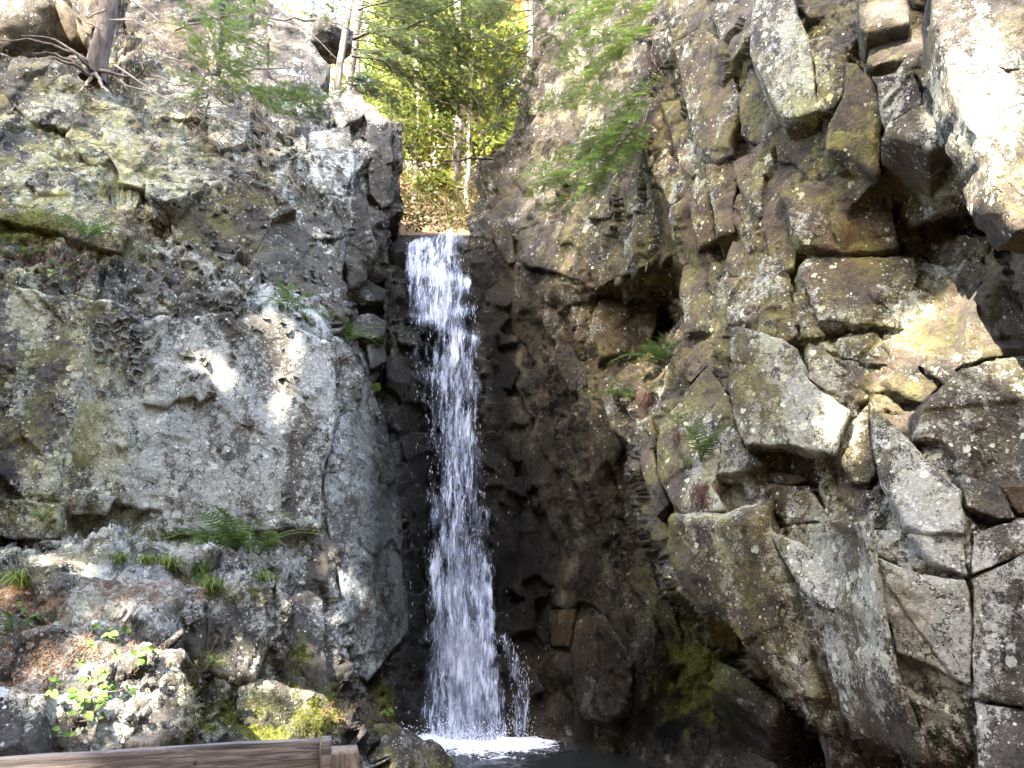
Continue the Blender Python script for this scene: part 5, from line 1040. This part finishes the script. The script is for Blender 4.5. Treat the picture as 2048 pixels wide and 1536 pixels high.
# ---- scattered mats, laid on the surfaces they grow on
def scatter(name, label, cat, mat, areas, ln, wd, minz=.25, up=.5, n_per=1, tone=(.0, 1.0), lift=.006, curl=0.0):
    Vs = []; r = np.random.default_rng(len(label))
    for cx, cy, rx, ry, n in areas:
        for _ in range(n):
            a = r.uniform(0, 6.283); q = math.sqrt(r.random()); x = cx + rx * q * math.cos(a); y = cy + ry * q * math.sin(a)
            l, nn, ob = hit(x, y)
            if l is None or nn.z < minz or ob is None or not (ob.name.startswith('cliff') or ob.name.startswith('rock') or ob.name.startswith('boulder')): continue
            l = np.array(l); nn = np.array(nn)
            for k in range(n_per):
                d = r.normal(size=3); d -= nn * (d @ nn) * (1 - up); d += nn * up; d /= np.linalg.norm(d); s = np.cross(d, nn + r.normal(0, .4, 3)); s /= np.linalg.norm(s) + 1e-9
                L = ln * r.uniform(.5, 1.2); b = l + nn * lift + r.normal(0, .012, 3) * (n_per > 1); Vs.append([b - s * wd, b + d * L - s * wd * .4 + nn * curl * L, b + d * L + s * wd * .4 + nn * curl * L, b + s * wd])
    V = np.array(Vs).reshape(-1, 3); n = len(Vs)
    o = obj(name, mesh(name, V, np.arange(4 * n).reshape(n, 4), mat, attrs={'tone': np.repeat(r.uniform(*tone, n), 4)}), kind='stuff'); o['label'] = label; o['category'] = cat
LITTER = leaf_mat('dead_needles', [(.09, .042, .02), (.19, .095, .045), (.30, .18, .10)], .1)
scatter('needle_litter', 'rusty pine-needle litter caught on the left ledges', 'litter', LITTER, [(150,1245,180,40,250),(330,1180,150,25,300),(60,1200,70,30,300),(230,1310,130,40,120),(60,1330,80,60,250),(170,470,140,40,500),(130,520,110,50,600),(90,90,110,50,400),(220,130,120,50,300),(250,440,60,40,200),(420,330,120,60,250),(560,390,100,60,200),(150,630,60,20,150),(280,310,60,40,120),(700,1430,60,30,150)], .05, .0018, minz=.3, up=.10, n_per=4)
MOSSM = leaf_mat('moss_tip', [(.04, .05, .01), (.10, .105, .016), (.20, .18, .03)], .3)
scatter('moss', 'yellow-green moss cushions on the lower left rocks and ledges', 'moss', MOSSM, [(540,1430,130,45,500),(640,1440,50,45,500),(410,1390,40,90,300),(600,1340,40,60,200),(70,455,100,32,1500),(760,1420,40,60,500),(320,1072,80,14,250),(480,1190,80,20,300),(280,1075,30,40,150)], .012, .003, minz=-.3, up=.7, n_per=5)
ROOTM = leaf_mat('red_rootlet', [(.06, .026, .018), (.13, .06, .042), (.22, .12, .09)], .05)
def beard(px, py, label, n, L, w):
    l, nn = hp(px, py, .01, 7); r = np.random.default_rng(int(px)); parts = []
    for k in range(n):
        p = np.array([r.normal(0, w), -.01 - abs(r.normal(0, .02)), r.normal(0, w * .5)]); q = p + np.array([r.normal(0, .035), -abs(r.normal(0, .03)), -L * r.uniform(.4, 1.1)])
        parts.append(tube(wobble(p, q, 5, .008), .0024, 3))
    V, F = merge(parts); obj('rootlet_mat', mesh('rootlet_mat', V, F, ROOTM, attrs={'tone': np.repeat(r.uniform(0, 1, n), 15)}), None, l, label=label, category='roots', group='hanging mats of dead rootlets', kind='stuff')
beard(1300, 790, 'reddish mat of dead rootlets under the large fern', 160, .17, .06); beard(1405, 975, 'round reddish mat of rootlets below the fern on the hump', 150, .16, .045); beard(1355, 870, 'thin wisp of rootlets below the small pale fern', 40, .1, .03); beard(250, 430, 'hanging brown rootlets under the left slope', 120, .32, .05); beard(95, 520, 'brown rootlets hanging from the mossy ledge', 200, .3, .2); beard(1310, 110, 'matted roots at the foot of the hanging sapling', 120, .3, .12); beard(300, 290, 'matted brown twigs under a small overhang of the left slope', 90, .2, .08)
# rock tripe: leathery flakes
TRIPE = simple_mat('rock_tripe', (.022, .019, .016), (.16, .155, .13), 25)
Vs, Fs, o_ = [], [], 0; r = np.random.default_rng(4); th = np.linspace(0, 2 * np.pi, 9)[:-1]
for cx, cy, rx, ry, n in [(255,640,55,40,70),(240,720,50,35,50),(290,690,40,40,35),(420,600,60,30,30),(500,600,70,35,40),(430,520,60,35,30),(640,560,45,70,40),(560,720,110,120,40),(480,650,120,60,30),(400,440,60,60,30),(470,430,60,30,25),(560,320,70,40,60),(590,900,40,120,20),(700,350,60,120,50),(300,420,40,30,20)]:
    for _ in range(int(n * .55)):
        l, nn, ob = hit(r.normal(cx, rx * .8), r.normal(cy, ry * .8))
        if l is None or not ob.name.startswith(('cliff', 'rock')): continue
        nn = np.array(nn); a = np.cross(nn, [0, 0, 1.]); a /= np.linalg.norm(a) + 1e-9; b = np.cross(a, nn); s = r.uniform(.014, .05); ph = r.uniform(0, 6.28)
        rad = s * (1 + .35 * np.sin(3 * th + ph) + .2 * r.normal(size=8)); lift = .012 + s * .35 * (.6 + np.sin(2 * th + ph)) + s * .6 * np.maximum(-np.sin(th), 0)
        ring = np.array(l) + a * (rad * np.cos(th))[:, None] + b * (rad * np.sin(th))[:, None] + nn * lift[:, None]
        Vs.append(np.vstack([np.array(l) + nn * .006, ring])); Fs.append(np.array([[0, 1 + k, 1 + (k + 1) % 8] for k in range(8)]) + o_); o_ += 9
obj('rock_tripe', mesh('rock_tripe', np.concatenate(Vs), np.concatenate(Fs), TRIPE), cliffL, kind='stuff')
# ================================================================ RAILING, LOOSE BOULDERS
def wood_material(name, c1, c2, along):
    t = NT(name); P = t.scale(t.obj(), along); n = t.noise(P, 1.0, 6, .65, 1.2); n2 = t.noise(t.obj(), 6, 4, .6)
    c = t.mix(t.mapr(n, .35, .66), c1, c2); c = t.mix(t.math('MULTIPLY', t.mapr(n2, .5, .7), .4), c, (.10, .09, .08)); sp_ = t.mapr(t.noise(t.scale(P, (.35, .5, .5)), 1.0, 3, .5), .62, .66); c = t.mix(t.math('MULTIPLY', sp_, .7), c, (.012, .01, .008)); kn = t.mapr(t.voro(t.obj(), 4.5).outputs['Distance'], .05, .11); c = t.mix(kn, t.mix(.5, c, (.015, .01, .008)), c)
    return t.done(t.bsdf(c, .75, .25, t.bump(n, .5, .01)))
WOODR = wood_material('weathered_red_brown_wood', (.055, .043, .037), (.20, .16, .14), (4, 75, 75))
WOODP = wood_material('weathered_grey_post_wood', (.07, .05, .035), (.24, .18, .12), (60, 60, 5))
def beam(name, L, h, d, mat, parent, loc, rotz, seg=24):
    """a sawn board, local x along its length, with worn, slightly uneven edges"""
    x = np.linspace(0, L, seg); b = .006; prof = np.array([(-d / 2 + b, h / 2), (d / 2 - b, h / 2), (d / 2, h / 2 - b), (d / 2, -h / 2 + b), (d / 2 - b, -h / 2), (-d / 2 + b, -h / 2), (-d / 2, -h / 2 + b), (-d / 2, h / 2 - b)])
    V = np.zeros((seg, 8, 3)); V[..., 0] = x[:, None]; V[..., 1:] = prof[None]; V[..., 1:] += rng.normal(0, .0009, (seg, 8, 2)); m = 8
    i = np.arange(seg * m).reshape(seg, m); j = np.roll(i, -1, 1); F = np.stack([i[:-1], i[1:], j[1:], j[:-1]], -1).reshape(-1, 4)
    cap = np.array([i[0], i[-1][::-1]]); o = obj(name, mesh(name, V.reshape(-1, 3), [F, cap], mat), parent, loc); o.rotation_euler = (0, 0, rotz); return o
A = P3(0, 1515, 2.37); Bq = P3(650, 1475, 2.60)
zt = Bq.z; dirv = Vector((Bq.x - A.x, Bq.y - A.y, 0)).normalized(); rz = math.atan2(dirv.y, dirv.x); nrm = Vector((-dirv.y, dirv.x, 0))
start = Vector((Bq.x, Bq.y, 0)) - dirv * 3.0
rail = empty('wooden_railing', (start.x, start.y, .55), 'weathered red-brown wooden railing in the lower left corner', 'railing')
def W2L(v): return Vector(v) - rail.location
rb = beam('rail_board', 2.985, .185, .036, WOODR, rail, W2L((start.x, start.y, zt - .0925)), rz)
beam('lower_rail', 2.985, .14, .036, WOODR, rail, W2L((start.x, start.y, zt - .62)), rz)
ec = start + dirv * 2.99
beam('end_board', .03, .20, .075, WOODR, rail, W2L((ec.x - nrm.x * .012, ec.y - nrm.y * .012, zt - .099)), rz, seg=3)
pp = P3(689, 1497, 2.72)
def post(name, x, y, top, s):
    V = np.array([(a * s, b * s, z) for z in (0, top - .55 - .008) for a, b in ((-.5, -.5), (.5, -.5), (.5, .5), (-.5, .5))] + [(a * s * .9, b * s * .9, top - .55) for a, b in ((-.5, -.5), (.5, -.5), (.5, .5), (-.5, .5))])
    F = []
    for k in (0, 4): F += [[k + q, k + (q + 1) % 4, k + 4 + (q + 1) % 4, k + 4 + q] for q in range(4)]
    F.append([8, 9, 10, 11]); o = obj(name, mesh(name, V, np.array(F), WOODP), rail, W2L((x, y, .55))); o.rotation_euler = (0, 0, rz); return o
post('post', pp.x, pp.y, pp.z, .092)
p2 = start + dirv * 2.45 + nrm * .075; post('post', p2.x, p2.y, zt + .012, .09)
p3 = start + dirv * .6 + nrm * .07; post('post', p3.x, p3.y, zt - .02, .09)
for dx, dz in ((2.62, -.045), (2.62, -.12), (2.5, -.06)):
    c = start + dirv * dx - nrm * .0195; V, F = tube([(0, 0, 0), (0, -.004, 0), (0, -.0045, 0)], [.007, .006, .0005], 8)
    o = obj('bolt', mesh('bolt', V, F, DTWIG), rb, (dx, -.0195, dz + .0925))

def boulder(px, py, Y, r, sq, label, seed, over=None):
    c = P3(px, py, Y); n1, n2 = 44, 64; a = np.linspace(0.02, np.pi - .02, n1)[:, None]; b = np.linspace(0, 2 * np.pi, n2)[None]
    D = np.stack([np.sin(a) * np.cos(b), np.sin(a) * np.sin(b), np.cos(a) + 0 * b], -1).reshape(-1, 3)
    q = D * np.array(sq) * r; w = q + np.array(c); o_, t_, g_ = blocks(D * .9 + seed, S((.8, .8, .8)), seed)
    s = 1 + .10 * t_ + .10 * fbm(D + seed, 1.3, 3, seed) + .025 * fbm(D, 7, 3, seed)
    V = q * s[:, None]; ppx, ppy = proj(V + np.array(c))
    me = mesh('boulder', V, grid_faces(n1, n2), ROCK, attrs=tints(ppx, ppy, over)); return obj('boulder', me, None, c, label=label, category='boulder', group='loose boulders')
boulder(652, 75, 13.2, .62, (1, .8, .7), 'rounded pale boulder on the rim beside the twin trunks', 3, {'lich': .4})
boulder(750, 1570, 7.6, .62, (1.2, .8, .85), 'dark mossy boulder at the foot of the blue-grey slab', 5, {'moss': .5, 'wet_shade': .25, 'rust': .4})
for px, py, Y, r, lab, sd_ in [(40, 60, 12.2, .9, 'sunlit angular rock in the top left corner', 7), (150, 60, 12.6, .8, 'sunlit rock behind the leaning tree', 8), (240, 30, 12.0, .8, 'tall sunlit rock right of the leaning tree', 9), (1090, 215, 11.6, .35, 'lichened rock on the right rim below the thin hemlock', 10)]:
    boulder(px, py, Y, r, (.9, .8, 1.1), lab, sd_, {'lich': .3})
